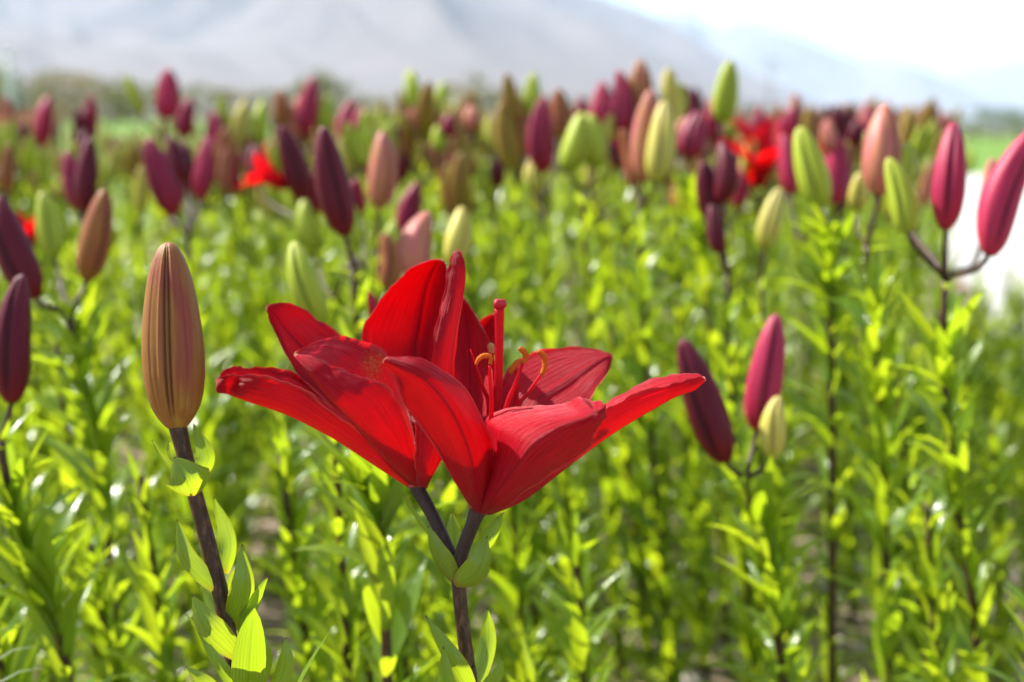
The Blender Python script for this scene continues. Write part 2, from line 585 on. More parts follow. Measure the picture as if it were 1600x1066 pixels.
def mountain(name, prof, r0, rr, r1, seed, mat, relief, na=460, nr=120):
    ae = sorted(az_el(*p) for p in prof)
    A = np.array([a for a, _ in ae]); E = np.array([e for _, e in ae])
    az = np.linspace(R(-62), R(62), na)
    el = np.interp(az, A, E)
    edge = np.clip((R(62) - np.abs(az)) / R(10), 0, 1)
    H = np.maximum(CAM_H + rr * el, 0) * edge
    r = np.linspace(r0, r1, nr)
    AZ, RD = np.meshgrid(az, r, indexing='xy')
    t = np.where(RD < rr, (RD - r0) / (rr - r0), (r1 - RD) / (r1 - rr))
    t = np.clip(t, 0, 1)
    X, Y = RD * np.sin(AZ), RD * np.cos(AZ)
    s = 1.0 / 900.0
    wx = fbm(X * s * 0.7, Y * s * 0.7, 3, seed + 40) * 0.6
    rid = fbm(X * s * 1.25 + wx + Y * s * 0.55, Y * s * 0.20 + wx * 0.6, 6, seed, True)
    prof_t = t ** 1.35
    Z = H[None] * prof_t
    Z = Z * (1 + relief * (rid - 0.62) * (4 * t * (1 - t) + 0.12)) - 6.0 * (t <= 0)
    V = np.stack([X, Y, Z], -1).reshape(-1, 3)
    o = obj(name, make_mesh(name, V, grid_faces(nr, na), [mat]))
    return tag(o, kind='structure')


m_near = mountain_material('mountain_near', (0.125, 0.105, 0.105), (0.19, 0.165, 0.155), (0.10, 0.095, 0.095))
m_far = mountain_material('mountain_far', (0.12, 0.11, 0.11), (0.26, 0.23, 0.21), (0.07, 0.075, 0.07))
mountain('mountain', [(-900, 30), (-500, -60), (0, -90), (300, -110), (620, -70), (830, -28), (935, 0), (1000, 24), (1060, 52), (1110, 82),
                      (1165, 112), (1230, 142), (1300, 172), (1400, 196), (2400, 204)], 1500, 4600, 7000, 5, m_near, 1.7)
mountain('mountain', [(700, 60), (950, 45), (1020, 24), (1075, 24), (1105, 46), (1130, 50), (1165, 39), (1230, 54), (1300, 82),
                      (1340, 95), (1400, 97), (1440, 106), (1480, 126), (1550, 158), (1640, 186), (2400, 190)], 6200, 8600, 10500, 21, m_far, 0.9)
mountain('mountain', [(1200, 160), (1400, 135), (1480, 118), (1530, 106), (1600, 99), (1750, 80), (2100, 60), (2400, 90)],
         9000, 10900, 13000, 33, m_far, 0.8)

# ------------------------------------------------------------------ haze
hz = N('haze_air')
pvn = hz.t.nodes.new('ShaderNodeVolumePrincipled')
pvn.inputs['Color'].default_value = (0.60, 0.78, 1.0, 1)
pvn.inputs['Density'].default_value = 0.00010
pvn.inputs['Anisotropy'].default_value = 0.1
hz.t.links.new(pvn.outputs[0], hz.out.inputs['Volume'])
hx, hy0, hy1, hz0, hz1 = 16000, -1500, 15500, -9.0, 1000
hv = [(-hx, hy0, hz0), (hx, hy0, hz0), (hx, hy1, hz0), (-hx, hy1, hz0), (-hx, hy0, hz1), (hx, hy0, hz1), (hx, hy1, hz1), (-hx, hy1, hz1)]
hf = [[3, 2, 1, 0], [4, 5, 6, 7], [0, 1, 5, 4], [1, 2, 6, 5], [2, 3, 7, 6], [3, 0, 4, 7]]
haze = obj('haze', make_mesh('haze', hv, hf, [hz.mat], smooth=False))
tag(haze, kind='stuff')


# ------------------------------------------------------------------ plant pieces: leaves
def leaf_grid(nu, arch, fold, twist=0.0, wave=0.0):
    """unit leaf along +X, three points across; returns verts (nu*3,3), uvs"""
    V = []; UV = []
    for i in range(nu):
        t = i / (nu - 1)
        w = (math.sin(math.pi * min(1, 0.05 + 0.95 * t ** 0.85)) ** 0.85) * 0.5
        if i == nu - 1: w = 0.006
        ang = arch * t
        x = math.sin(ang) / arch * 1.0 if abs(arch) > 1e-3 else t
        z = -(1 - math.cos(ang)) / arch if abs(arch) > 1e-3 else 0
        tw = twist * t
        for s in (-1, 0, 1):
            yy = s * w
            zz = (abs(s) * w * fold + wave * s * math.sin(t * 9.0) * w) * 0.16
            V.append((x + 0 * yy, yy * math.cos(tw) - zz * math.sin(tw) * 6, z + yy * 0.16 * math.sin(tw) + zz * math.cos(tw)))
            UV.append((t, 0.5 + 0.5 * s))
    return np.array(V), np.array(UV)


LEAF_SHAPES = [(-0.5, 0.35, 0.1, 0.05), (0.25, 0.3, -0.25, 0.08), (0.7, 0.4, 0.2, 0.05), (1.1, 0.25, -0.1, 0.1), (-0.2, 0.5, 0.35, 0.06), (0.45, 0.2, -0.4, 0.12)]
LEAF_MESH = []
LEAF_LOW = []
for sh in LEAF_SHAPES:
    V, UV = leaf_grid(9, *sh)
    LEAF_MESH.append(make_mesh('leaf', V, grid_faces(9, 3), [M['leaf']], UV))
    LEAF_LOW.append(leaf_grid(5, *sh))
# y is unit width (max ~0.5 each side scaled by the object's y scale)


def frame(xdir, updir):
    x = np.asarray(xdir, float); x = x / np.linalg.norm(x)
    z = np.asarray(updir, float); z = z - x * np.dot(x, z); z = z / (np.linalg.norm(z) + 1e-9)
    y = np.cross(z, x)
    return x, y, z


def leaf_specs(path, n, t0, t1, lmin, lmax, r_, elev=(46, 80), top_small=True, start=None):
    """leaf places round a stem path (world coords): list of (pos, x, y, z, length, width)"""
    out = []
    path = np.asarray(path)
    seg = np.linspace(0, 1, len(path))
    a = r_.uniform(0, 6.28) if start is None else start
    for i in range(n):
        t = t0 + (t1 - t0) * (i + r_.uniform(-0.3, 0.3)) / max(1, n - 1)
        t = min(max(t, 0.02), 0.995)
        p = np.array([np.interp(t, seg, path[:, c]) for c in range(3)])
        a += 2.39996 + r_.uniform(-0.35, 0.35)
        e = R(r_.uniform(*elev))
        out_d = np.array([math.cos(a), math.sin(a), 0])
        x = out_d * math.cos(e) + np.array([-0.10, 0, math.sin(e)])
        x, y, z = frame(x, np.array([0, 0, 1.0]) * 1.0 - out_d * 0.3 + r_.normal(0, 0.22, 3))
        L = r_.uniform(lmin, lmax) * (1.0 if not top_small else (1.0 - 0.40 * max(0, (t - 0.7) / 0.3)))
        if top_small: L *= 1.32 - 0.42 * t
        out.append((p, x, y, z, L, L * r_.uniform(0.125, 0.19)))
    return out


def add_leaves(parent, specs, base, r_, meshes=None):
    for p, x, y, z, L, w in specs:
        o = bpy.data.objects.new('leaf', (meshes or LEAF_MESH)[r_.integers(len(meshes or LEAF_MESH))])
        mm = Matrix(((x[0] * L, y[0] * w, z[0] * L, p[0] - base[0]), (x[1] * L, y[1] * w, z[1] * L, p[1] - base[1]),
                     (x[2] * L, y[2] * w, z[2] * L, p[2] - base[2]), (0, 0, 0, 1)))
        col.objects.link(o)
        o.parent = parent
        o.matrix_local = mm


def batch_leaves(specs, base, r_):
    """many leaves -> one vertex / face array (shared low shape)"""
    nv = len(LEAF_LOW[0][0])
    P = np.array([s[0] for s in specs]) - np.asarray(base)
    X = np.array([s[1] for s in specs]); Y = np.array([s[2] for s in specs]); Z = np.array([s[3] for s in specs])
    L = np.array([s[4] for s in specs]); W = np.array([s[5] for s in specs])
    which = r_.integers(len(LEAF_LOW), size=len(specs))
    S = np.array([LEAF_LOW[i][0] for i in range(len(LEAF_LOW))])[which]
    V = P[:, None] + S[..., 0:1] * (X * L[:, None])[:, None] + S[..., 1:2] * (Y * W[:, None])[:, None] + S[..., 2:3] * (Z * L[:, None])[:, None]
    UV = np.tile(LEAF_LOW[0][1], (len(specs), 1))
    f = grid_faces(5, 3)
    F = (f[None] + (np.arange(len(specs)) * nv)[:, None, None]).reshape(-1, 4)
    return V.reshape(-1, 3), F, UV


# ------------------------------------------------------------------ plant pieces: buds
def bud_arrays(nl, na, bend=0.0, twist=0.15, fat=0.0, open_=0.0):
    """unit bud: z 0..1, max radius 1"""
    V = []; UV = []; G = []
    pt = [(0, 0.31), (0.02, 0.44), (0.06, 0.62), (0.11, 0.78), (0.18, 0.90), (0.28, 0.985), (0.40, 1.0), (0.52, 0.955), (0.65, 0.87), (0.76, 0.765), (0.85, 0.64), (0.92, 0.49), (0.965, 0.35), (0.99, 0.22), (1.0, 0.10)]
    if na <= 60:
        pt = [(0, 0.30), (0.02, 0.42), (0.06, 0.60), (0.11, 0.76), (0.18, 0.89), (0.28, 0.98), (0.40, 1.0), (0.52, 0.955), (0.65, 0.86), (0.76, 0.74), (0.85, 0.60), (0.92, 0.455), (0.965, 0.33), (0.99, 0.22), (1.0, 0.10)]
    tz = np.array([p[0] for p in pt]); tr_ = np.array([p[1] for p in pt])
    us = 0.5 - 0.5 * np.cos(np.linspace(0, np.pi, nl))
    us = 0.6 * us + 0.4 * np.linspace(0, 1, nl)
    for u in us:
        r = np.interp(u, tz, tr_) + fat * math.sin(math.pi * u) * 0.1
        for j in range(na):
            th = 2 * math.pi * j / na
            ph = th - twist * u
            c3 = math.cos(3 * ph)                      # +1 at three seams
            gro = (math.exp(-((1 - c3 - 0.045) / 0.04) ** 2) if na > 60 else math.exp(-((1 - c3) / 0.10))) if na >= 24 else max(0, c3) ** 6
            ridge = math.exp(-((1 + c3) / 0.35))
            lip = math.exp(-((1 - c3 - 0.30) / 0.16) ** 2)
            side = math.exp(-((c3 + 0.35) / 0.12) ** 2)
            env = min(1, u * 7) * min(1, (1 - u) * 9 + 0.25)
            rr = r * (1 - 0.035 * c3 - env * ((0.10 if na > 60 else 0.24) * gro - 0.06 * lip + (0.025 if na > 60 else 0.04) * side) + 0.02 * ridge)
            x = rr * math.cos(th) + bend * (math.sin(math.pi * u) - 0.0) * 1.0
            V.append((x, rr * math.sin(th), u))
            UV.append((j / na, u)); G.append(env * (gro + 0.25 * side))
    F = grid_faces(nl, na, True).tolist()
    F.append(list(range(na))[::-1]); F.append([(nl - 1) * na + j for j in range(na)])
    return np.array(V), F, np.array(UV), np.array(G)


BUD_SHAPES = [(0.0, 0.15, 0.0), (0.28, 0.25, 0.2), (-0.2, -0.2, 0.5), (0.5, 0.3, 0.0)]
BUD_MESH = {}


def bud_mesh(shape, colour, hi=False):
    key = (shape, colour, hi)
    if key not in BUD_MESH:
        b, tw, ft = BUD_SHAPES[shape]
        V, F, UV, G = bud_arrays(40 if hi else 18, 192 if hi else 42, b, tw, ft)
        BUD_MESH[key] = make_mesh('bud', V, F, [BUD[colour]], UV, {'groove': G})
    return BUD_MESH[key]


def bud_matrix(b, t, width, roll, base):
    b = np.asarray(b); t = np.asarray(t)
    z = t - b; L = np.linalg.norm(z); z = z / L
    ref = np.array([math.cos(roll), math.sin(roll), 0.0])
    x = ref - z * np.dot(ref, z); x /= np.linalg.norm(x)
    y = np.cross(z, x)
    r = width / 2
    return Matrix(((x[0] * r, y[0] * r, z[0] * L, b[0] - base[0]), (x[1] * r, y[1] * r, z[1] * L, b[1] - base[1]),
                   (x[2] * r, y[2] * r, z[2] * L, b[2] - base[2]), (0, 0, 0, 1)))


def add_bud(parent, b, t, width, colour, base, roll=None, shape=None, hi=False, label=None):
    roll = random.uniform(0, 6.28) if roll is None else roll
    shape = random.choice([0, 0, 1, 2, 2, 3]) if shape is None else shape
    o = bpy.data.objects.new('bud', bud_mesh(shape, colour, hi))
    col.objects.link(o); o.parent = parent
    o.matrix_local = bud_matrix(b, t, width, roll, base)
    if label: o['label'] = label
    return o


# ------------------------------------------------------------------ generic small open flower (background blooms)
def petal_unit(nu=13, nv=7, open_a=1.0, curl=0.9):
    """petal from origin, outward +X, up +Z, unit length"""
    V = []; UV = []
    x = z = 0.0
    for i in range(nu):
        t = i / (nu - 1)
        ang = R(78) - open_a * (t ** 1.1) - curl * max(0, t - 0.6) ** 1.5
        if i: x += math.cos(ang) / (nu - 1); z += math.sin(ang) / (nu - 1)
        w = (0.06 + 0.94 * math.sin(math.pi * min(1, 0.06 + 0.94 * t) ** 0.9) ** 0.8) * 0.165 * (1 if t < 0.98 else 0.25)
        for j in range(nv):
            s = -1 + 2 * j / (nv - 1)
            cup = (s * s) * w * 0.55
            V.append((x - math.sin(ang) * cup, s * w, z + math.cos(ang) * cup))
            UV.append((t, 0.5 + 0.5 * s))
    return np.array(V), grid_faces(nu, nv), np.array(UV)


PETAL_UNIT = {}
for nm, oa, cu in (('open', 1.05, 1.6), ('half', 0.45, 0.9)):
    V, F, UV = petal_unit(13, 7, oa, cu)
    PETAL_UNIT[nm] = make_mesh('petal', V, F, [M['petal']], UV)
_cv, _cf = tube_arrays([(0, 0, 0), (0, 0, 0.08), (0, 0, 0.5), (0, 0, 0.9), (0, 0, 0.93), (0, 0, 0.96)], [0.03, 0.035, 0.014, 0.014, 0.025, 0.012], 8)
FLOWER_CORE = make_mesh('flower', _cv, _cf, [M['pistil']])


def add_small_flower(parent, b, axis, size, kind, base):
    z = np.asarray(axis, float); z /= np.linalg.norm(z)
    ref = np.array([1, 0.2, 0]); x = ref - z * np.dot(ref, z); x /= np.linalg.norm(x); y = np.cross(z, x)
    o = bpy.data.objects.new('flower', FLOWER_CORE)
    col.objects.link(o); o.parent = parent
    o.matrix_local = Matrix(((x[0] * size, y[0] * size, z[0] * size, b[0] - base[0]), (x[1] * size, y[1] * size, z[1] * size, b[1] - base[1]),
                             (x[2] * size, y[2] * size, z[2] * size, b[2] - base[2]), (0, 0, 0, 1)))
    for q in range(6):
        p = bpy.data.objects.new('petal', PETAL_UNIT[kind])
        col.objects.link(p); p.parent = o
        p.rotation_euler = (0, random.uniform(-0.12, 0.12), q * math.pi / 3 + random.uniform(-0.1, 0.1))
        p.scale = (1, 1.15 if q % 2 else 0.9, 1)
    return o


# ------------------------------------------------------------------ a lily plant with a given node and buds
def bez(a, b, c, d, n):
    t = np.linspace(0, 1, n)[:, None]
    return (1 - t) ** 3 * a + 3 * t * (1 - t) ** 2 * b + 3 * t * t * (1 - t) * c + t ** 3 * d


def lily(label, depth, buds, node=None, lean=0.10, leaves=100, flowers=(), group=None, detail=True, stem_r=0.0030, seed=0, leafy=0.93, way=None):
    """buds: (tip_px, base_px, width_px, colour[, depth offset]) in photo pixels"""
    r_ = np.random.default_rng(1000 + seed)
    pxs = depth / F_PX
    pts = [b[1] for b in buds] + [f[0] for f in flowers]
    if node is None:
        nx = sum(p[0] for p in pts) / len(pts) + 4
        ny = max(p[1] for p in pts) + 0.032 / pxs
        node = (nx, ny)
    Nw = np.array(pix(*node, depth))
    if way:
        wp = [np.array(pix(x, y, depth + d)) for x, y, d in way]
        last = wp[-1]; prev = wp[-2] if len(wp) > 1 else Nw
        s = (last - prev) / max(1e-4, (prev[2] - last[2]))
        gp = last + s * (last[2] + 0.01) * 0.6
        gp[2] = -0.01
        pts3 = [gp] + wp[::-1] + [Nw]
        path = catmull(np.array(pts3), 22)
    else:
        gp = np.array([Nw[0] + lean * Nw[2] + r_.normal(0, 0.012), Nw[1] + r_.normal(0, 0.03), -0.01])
        path = bez(gp, gp + np.array([-0.01, 0, Nw[2] * 0.35]), Nw + np.array([0.03 * (lean + 0.1), 0, -Nw[2] * 0.3]), Nw, 18)
    base = np.array([gp[0], gp[1], 0.0])
    t = thing('lily_plant', base, label, 'lily', group)
    V, F = tube_arrays(path - base, np.linspace(stem_r * 1.25, stem_r * 0.85, len(path)), 8)
    Vs = [V]; Fs = list(F); off = len(V)
    for b in buds:
        dd = depth + (b[4] if len(b) > 4 else 0.0)
        bw = np.array(pix(*b[1], dd)); tw = np.array(pix(*b[0], dd + r_.uniform(-0.012, 0.012)))
        ax = (tw - bw) / np.linalg.norm(tw - bw)
        dist = np.linalg.norm(bw - Nw)
        pp_ = bez(Nw, Nw + (bw - Nw) * 0.3 + np.array([0, 0, dist * 0.05]), bw - ax * dist * 0.35, bw + ax * 0.003, 8)
        pv_, pf_ = tube_arrays(pp_ - base, np.linspace(stem_r * 0.72, stem_r * 0.62, 8), 7, off)
        Vs.append(pv_); Fs += pf_; off += len(pv_)
        add_bud(t, bw, tw, 0.94 * b[2] * dd / F_PX, b[3], base)
    for f in flowers:
        bw = np.array(pix(*f[0], depth)); dist = np.linalg.norm(bw - Nw)
        pv_, pf_ = tube_arrays(bez(Nw, Nw + (bw - Nw) * 0.3, bw - np.array(f[1]) * 0.3 * dist, bw, 8) - base, stem_r * 0.7, 7, off)
        Vs.append(pv_); Fs += pf_; off += len(pv_)
        add_small_flower(t, bw, f[1], f[2], f[3], base)
    obj('stem', make_mesh('stem', np.vstack(Vs), Fs, [M['stem']]), t)
    sp = leaf_specs(path, leaves, 0.05, leafy, 0.034, 0.070, r_)
    # whorl of short bracts under the buds
    sp += leaf_specs(path, 4, 0.965, 0.99, 0.018, 0.034, r_, (20, 60), False)
    if detail:
        add_leaves(t, sp, base, r_)
    else:
        V, F, UV = batch_leaves(sp, base, r_)
        tag(obj('foliage', make_mesh('foliage', V, F, [M['leaf']], UV), t), kind='stuff')
    OCC.append((base[0], base[1]))
    return t


OCC = []
exec_order = []
# HERO-START
# ------------------------------------------------------------------ the open red lilies: petals lofted from edge / midrib / edge rows
def petal_mesh(name, rows, mat, nu=60, nv=25, ripple=0.9, seed=0, thick=0.0006, bumps=()):
    P = np.array([[np.array(pxm(*p)) for p in row] for row in rows])         # (k,3,3)
    C = catmull(P, nu)                                                       # (nu,3,3)
    a, mm_, b = C[:, 0], C[:, 1], C[:, 2]
    v = np.linspace(-1, 1, nv)
    u = np.linspace(0, 1, nu)
    S = mm_[:, None] + ((b - a) / 2)[:, None] * v[None, :, None] + ((a + b) / 2 - mm_)[:, None] * (v ** 2)[None, :, None]
    # surface normals for relief
    du = np.gradient(S, axis=0); dv = np.gradient(S, axis=1)
    n = np.cross(du, dv); n /= np.linalg.norm(n, axis=-1)[..., None] + 1e-12
    U, Vv = np.meshgrid(u, v, indexing='ij')
    env = np.clip(np.sin(np.pi * np.clip(U, 0, 1)), 0, 1) ** 0.6
    rel = ripple * 0.001 * env * (1.1 * (fbm(U * 9 + seed, Vv * 1.2 + seed, 3, seed) - 0.5) * np.abs(Vv) ** 2.5 * 2.6
                                  + 0.8 * (fbm(U * 4 + seed * 2, Vv * 2.5, 3, seed + 9) - 0.5))
    rel += -0.0011 * np.exp(-(Vv / 0.05) ** 2) * env           # sunken midrib
    rel += 0.00030 * np.cos(Vv * 34) * env                      # long ribs
    for (u0, v0, su, sv_, am) in bumps:
        rel += am * np.exp(-((U - u0) / su) ** 2 - ((Vv - v0) / sv_) ** 2)
    S = S + n * rel[..., None]
    # slightly nibbled rim
    ed = (np.abs(Vv) > 0.99) * (fbm(U * 26 + seed, Vv * 0 + 2.0, 3, seed + 5) - 0.5) * 0.0030 * env
    S = S + (dv / (np.linalg.norm(dv, axis=-1)[..., None] + 1e-12)) * (ed * np.sign(Vv))[..., None]
    # two skins with real thickness
    T = thick * (0.35 + 0.65 * (1 - np.abs(Vv) ** 4)) * (0.6 + 0.6 * (1 - U))
    top = S + n * T[..., None] / 2; bot = S - n * T[..., None] / 2
    nvv = nu * nv
    f1 = grid_faces(nu, nv); f2 = grid_faces(nu, nv, False, nvv)[:, ::-1]
    rim = []
    idx = [i * nv for i in range(nu)] + [(nu - 1) * nv + j for j in range(1, nv)] + [i * nv + nv - 1 for i in range(nu - 2, -1, -1)] + [j for j in range(nv - 2, 0, -1)]
    for q in range(len(idx)):
        p0, p1 = idx[q], idx[(q + 1) % len(idx)]
        rim.append([p0, p0 + nvv, p1 + nvv, p1])
    VV = np.concatenate([top.reshape(-1, 3), bot.reshape(-1, 3)])
    UVs = np.stack([U, 0.5 + 0.5 * Vv], -1).reshape(-1, 2)
    return VV, np.vstack([f1, f2, np.array(rim)]), np.vstack([UVs, UVs])


HERO_ROWS = {
 'R1': [[(739, 797, 2), (746, 801, -4), (755, 798, 0)], [(716, 760, 0), (742, 748, -14), (767, 740, -6)], [(688, 712, -8), (730, 695, -24), (769, 694, -9)],
        [(655, 665, -18), (704, 640, -35), (754, 655, -13)], [(631, 628, -26), (672, 600, -41), (724, 603, -22)], [(624, 598, -34), (640, 577, -44), (676, 568, -33)],
        [(606, 574, -42), (612, 566, -45), (628, 557, -41)], [(598, 567, -45), (599, 562, -45), (604, 558, -44)]],
 'R2': [[(747, 800, -3), (756, 802, -4), (767, 800, 0)], [(762, 744, -2), (780, 768, -16), (796, 786, -6)], [(766, 702, 2), (808, 730, -27), (836, 761, -12)],
        [(752, 655, 6), (836, 694, -36), (878, 731, -18)], [(806, 637, -3), (872, 670, -42), (910, 706, -26)], [(868, 629, -14), (906, 656, -47), (930, 682, -34)],
        [(912, 622, -26), (930, 644, -48), (943, 664, -41)], [(936, 627, -37), (941, 640, -45), (947, 652, -43)], [(944, 637, -42), (946, 642, -44), (947, 646, -44)]],
 'R3': [[(753, 800, -1), (765, 804, 4), (770, 799, 10)], [(812, 745, -13), (820, 778, 2), (826, 748, 20)], [(868, 700, -18), (882, 729, 0), (886, 690, 26)],
        [(925, 652, -16), (942, 684, -2), (936, 637, 28)], [(985, 619, -12), (1000, 647, -2), (990, 604, 22)], [(1046, 601, -9), (1055, 620, -4), (1044, 586, 12)],
        [(1086, 591, -5), (1090, 602, -4), (1082, 583, 4)], [(1102, 591, -2), (1103, 594, -2), (1101, 589, 0)]],
 'R4': [[(748, 790, 14), (756, 795, 10), (765, 795, 8)], [(765, 690, 32), (790, 706, 28), (815, 720, 22)], [(786, 588, 50), (832, 634, 42), (872, 668, 34)],
        [(830, 553, 62), (884, 598, 53), (912, 634, 44)], [(885, 543, 68), (918, 574, 60), (938, 598, 54)], [(928, 546, 69), (943, 560, 65), (952, 576, 62)],
        [(956, 553, 68), (958, 557, 68), (957, 562, 67)]],
 'R5': [[(738, 790, 10), (746, 792, 14), (756, 790, 12)], [(702, 690, 28), (738, 690, 38), (770, 690, 30)], [(690, 590, 46), (735, 592, 56), (774, 590, 44)],
        [(694, 530, 56), (732, 527, 66), (767, 543, 54)], [(702, 485, 62), (726, 480, 69), (747, 498, 62)], [(714, 462, 67), (719, 460, 68), (724, 464, 67)]],
 'R6': [[(736, 795, 4), (742, 795, 8), (750, 795, 10)], [(700, 700, 6), (716, 692, 16), (735, 690, 24)], [(672, 600, 8), (702, 596, 14), (707, 600, 32)],
        [(677, 530, 12), (708, 522, 18), (711, 530, 36)], [(692, 462, 20), (722, 452, 25), (719, 462, 38)], [(701, 415, 26), (724, 412, 29), (722, 418, 35)],
        [(708, 394, 30), (715, 390, 31), (722, 395, 32)]],
 'L1': [[(646, 757, 10), (640, 762, 18), (645, 756, 26)], [(592, 702, 0), (590, 729, 16), (600, 690, 40)], [(530, 650, -4), (520, 683, 14), (535, 635, 46)],
        [(468, 606, -4), (455, 649, 14), (470, 588, 44)], [(415, 588, 0), (400, 630, 14), (425, 576, 36)], [(372, 585, 6), (362, 617, 14), (384, 574, 26)],
        [(348, 588, 10), (346, 608, 14), (356, 576, 20)], [(337, 592, 14), (338, 597, 15), (340, 588, 17)]],
 'L2': [[(655, 750, 26), (648, 755, 20), (642, 758, 16)], [(640, 650, 50), (600, 672, 38), (575, 690, 26)], [(600, 570, 64), (540, 606, 46), (520, 640, 34)],
        [(545, 532, 68), (486, 556, 50), (470, 590, 38)], [(497, 497, 64), (452, 520, 49), (441, 542, 42)], [(455, 475, 55), (430, 492, 48), (424, 508, 46)],
        [(420, 475, 49), (416, 479, 48), (417, 484, 47)]],
 'L3': [[(658, 757, 8), (648, 760, 12), (650, 755, 20)], [(652, 705, -4), (608, 724, 4), (640, 690, 34)], [(640, 660, -12), (570, 684, -6), (625, 620, 42)],
        [(610, 606, -17), (536, 642, -13), (602, 553, 42)], [(562, 589, -19), (508, 612, -18), (562, 530, 34)], [(520, 573, -20), (487, 586, -20), (524, 525, 22)],
        [(486, 558, -20), (469, 566, -20), (487, 538, 4)], [(462, 552, -17), (459, 555, -17), (462, 549, -14)]],
 'L4': [[(648, 750, 30), (656, 752, 34), (664, 750, 30)], [(610, 640, 58), (655, 640, 64), (680, 650, 54)], [(566, 542, 70), (648, 556, 82), (694, 560, 70)],
        [(578, 492, 70), (656, 500, 84), (702, 500, 70)], [(614, 445, 67), (666, 448, 77), (702, 450, 66)], [(650, 414, 62), (680, 416, 66), (699, 425, 60)],
        [(680, 405, 58), (688, 405, 58), (694, 408, 57)]],
 'L5': [[(652, 757, 4), (664, 760, 6), (669, 752, 16)], [(648, 712, -4), (683, 722, -4), (692, 700, 16)], [(652, 650, -8), (704, 668, -8), (716, 650, 12)],
        [(664, 625, -6), (704, 636, -10), (710, 622, 8)], [(684, 612, -4), (696, 614, -5), (702, 610, 0)]],
 'L6': [[(656, 752, 30), (662, 752, 36), (668, 750, 32)], [(670, 650, 62), (695, 655, 68), (715, 670, 58)], [(690, 570, 86), (725, 580, 94), (750, 600, 86)],
        [(725, 522, 98), (750, 532, 104), (774, 552, 98)], [(752, 500, 101), (764, 506, 103), (778, 522, 100)], [(768, 490, 100), (774, 491, 100), (777, 496, 100)]],
}


def loft_leaf(parent, base, b, mid, tip, w, roll=0.0, fold=0.5, d=(0, 0, 0), mat='bract', name='leaf', tipw=0.0):
    """leaf from photo points at the focus depth: base, middle, tip (px, py), width in px, d = depth offsets in mm,
    roll = turn about its own length (degrees, 0 faces the camera)"""
    P = np.array([np.array(pxm(b[0], b[1], d[0])), np.array(pxm(mid[0], mid[1], d[1])), np.array(pxm(tip[0], tip[1], d[2]))])
    nu = 15
    C = catmull(P, nu)
    T = np.gradient(C, axis=0); T /= np.linalg.norm(T, axis=1)[:, None]
    view = C - np.array(CAM); view /= np.linalg.norm(view, axis=1)[:, None]
    side = np.cross(T, view); side /= np.linalg.norm(side, axis=1)[:, None]
    nor = np.cross(side, T)
    cr_, sr_ = math.cos(R(roll)), math.sin(R(roll))
    s2 = side * cr_ + nor * sr_; n2 = nor * cr_ - side * sr_
    mm_px = FOCUS / F_PX
    V = []; UV = []
    nv = 7
    for i in range(nu):
        t = i / (nu - 1)
        wd = (math.sin(math.pi * min(1, 0.10 + 0.90 * t)) ** 0.7) * (1.15 - 0.42 * t) * w * 0.5 * mm_px
        if i == nu - 1: wd = 0.0002
        elif i == nu - 2: wd *= 0.9
        for j in range(nv):
            s = -1 + 2 * j / (nv - 1)
            V.append(C[i] + s2[i] * (s * wd) + n2[i] * (wd * fold * (s * s) + 0.0003 * math.sin(t * 11 + s * 3) * abs(s)) - base)
            UV.append((t, 0.5 + 0.5 * s))
    return obj(name, make_mesh(name, np.array(V), grid_faces(nu, nv), [M[mat]], np.array(UV)), parent)


def tube_obj(name, pts, radii, mat, parent, base, n=16, sides=12):
    P = catmull(np.array([np.array(p) for p in pts]), n)
    rr = np.interp(np.linspace(0, 1, n), np.linspace(0, 1, len(radii)), radii)
    V, F = tube_arrays(P - base, rr, sides)
    return obj(name, make_mesh(name, V, F, [M[mat]]), parent)


# ---- plant with the two open flowers
stem_px = [(715, 890, 5), (721, 960, 6), (731, 1040, 8), (740, 1110, 10)]
sp_ = [np.array(pxm(*p)) for p in stem_px]
dirn = (sp_[-1] - sp_[-2]); dirn /= -dirn[2]
gpt = sp_[-1] + dirn * (sp_[-1][2] + 0.01) * 0.8; gpt[2] = -0.012
hb = np.array([gpt[0], gpt[1], 0.0])
hero = thing('lily_plant', hb, 'lily plant with two wide open crimson flowers on dark stalks', 'lily')
stem_path = [gpt] + [gpt * 0.5 + sp_[-1] * 0.5 + np.array([0.004, 0, 0])] + sp_[::-1]
tube_obj('stem', stem_path, [0.0040, 0.0037, 0.0035, 0.0033, 0.0032, 0.0033], 'stem', hero, hb, 40, 14)
pL = [pxm(714, 892, 5), pxm(702, 862, 8), pxm(676, 806, 12), pxm(655, 768, 14), pxm(652, 755, 14)]
pR = [pxm(714, 893, 5), pxm(722, 862, 4), pxm(738, 820, 2), pxm(747, 796, 1)]
tube_obj('pedicel', pL, [0.0034, 0.0029, 0.0029, 0.0034, 0.0040], 'stem_purple', hero, hb, 20, 12)
tube_obj('pedicel', pR, [0.0036, 0.0031, 0.0032, 0.0040], 'stem_purple', hero, hb, 20, 12)


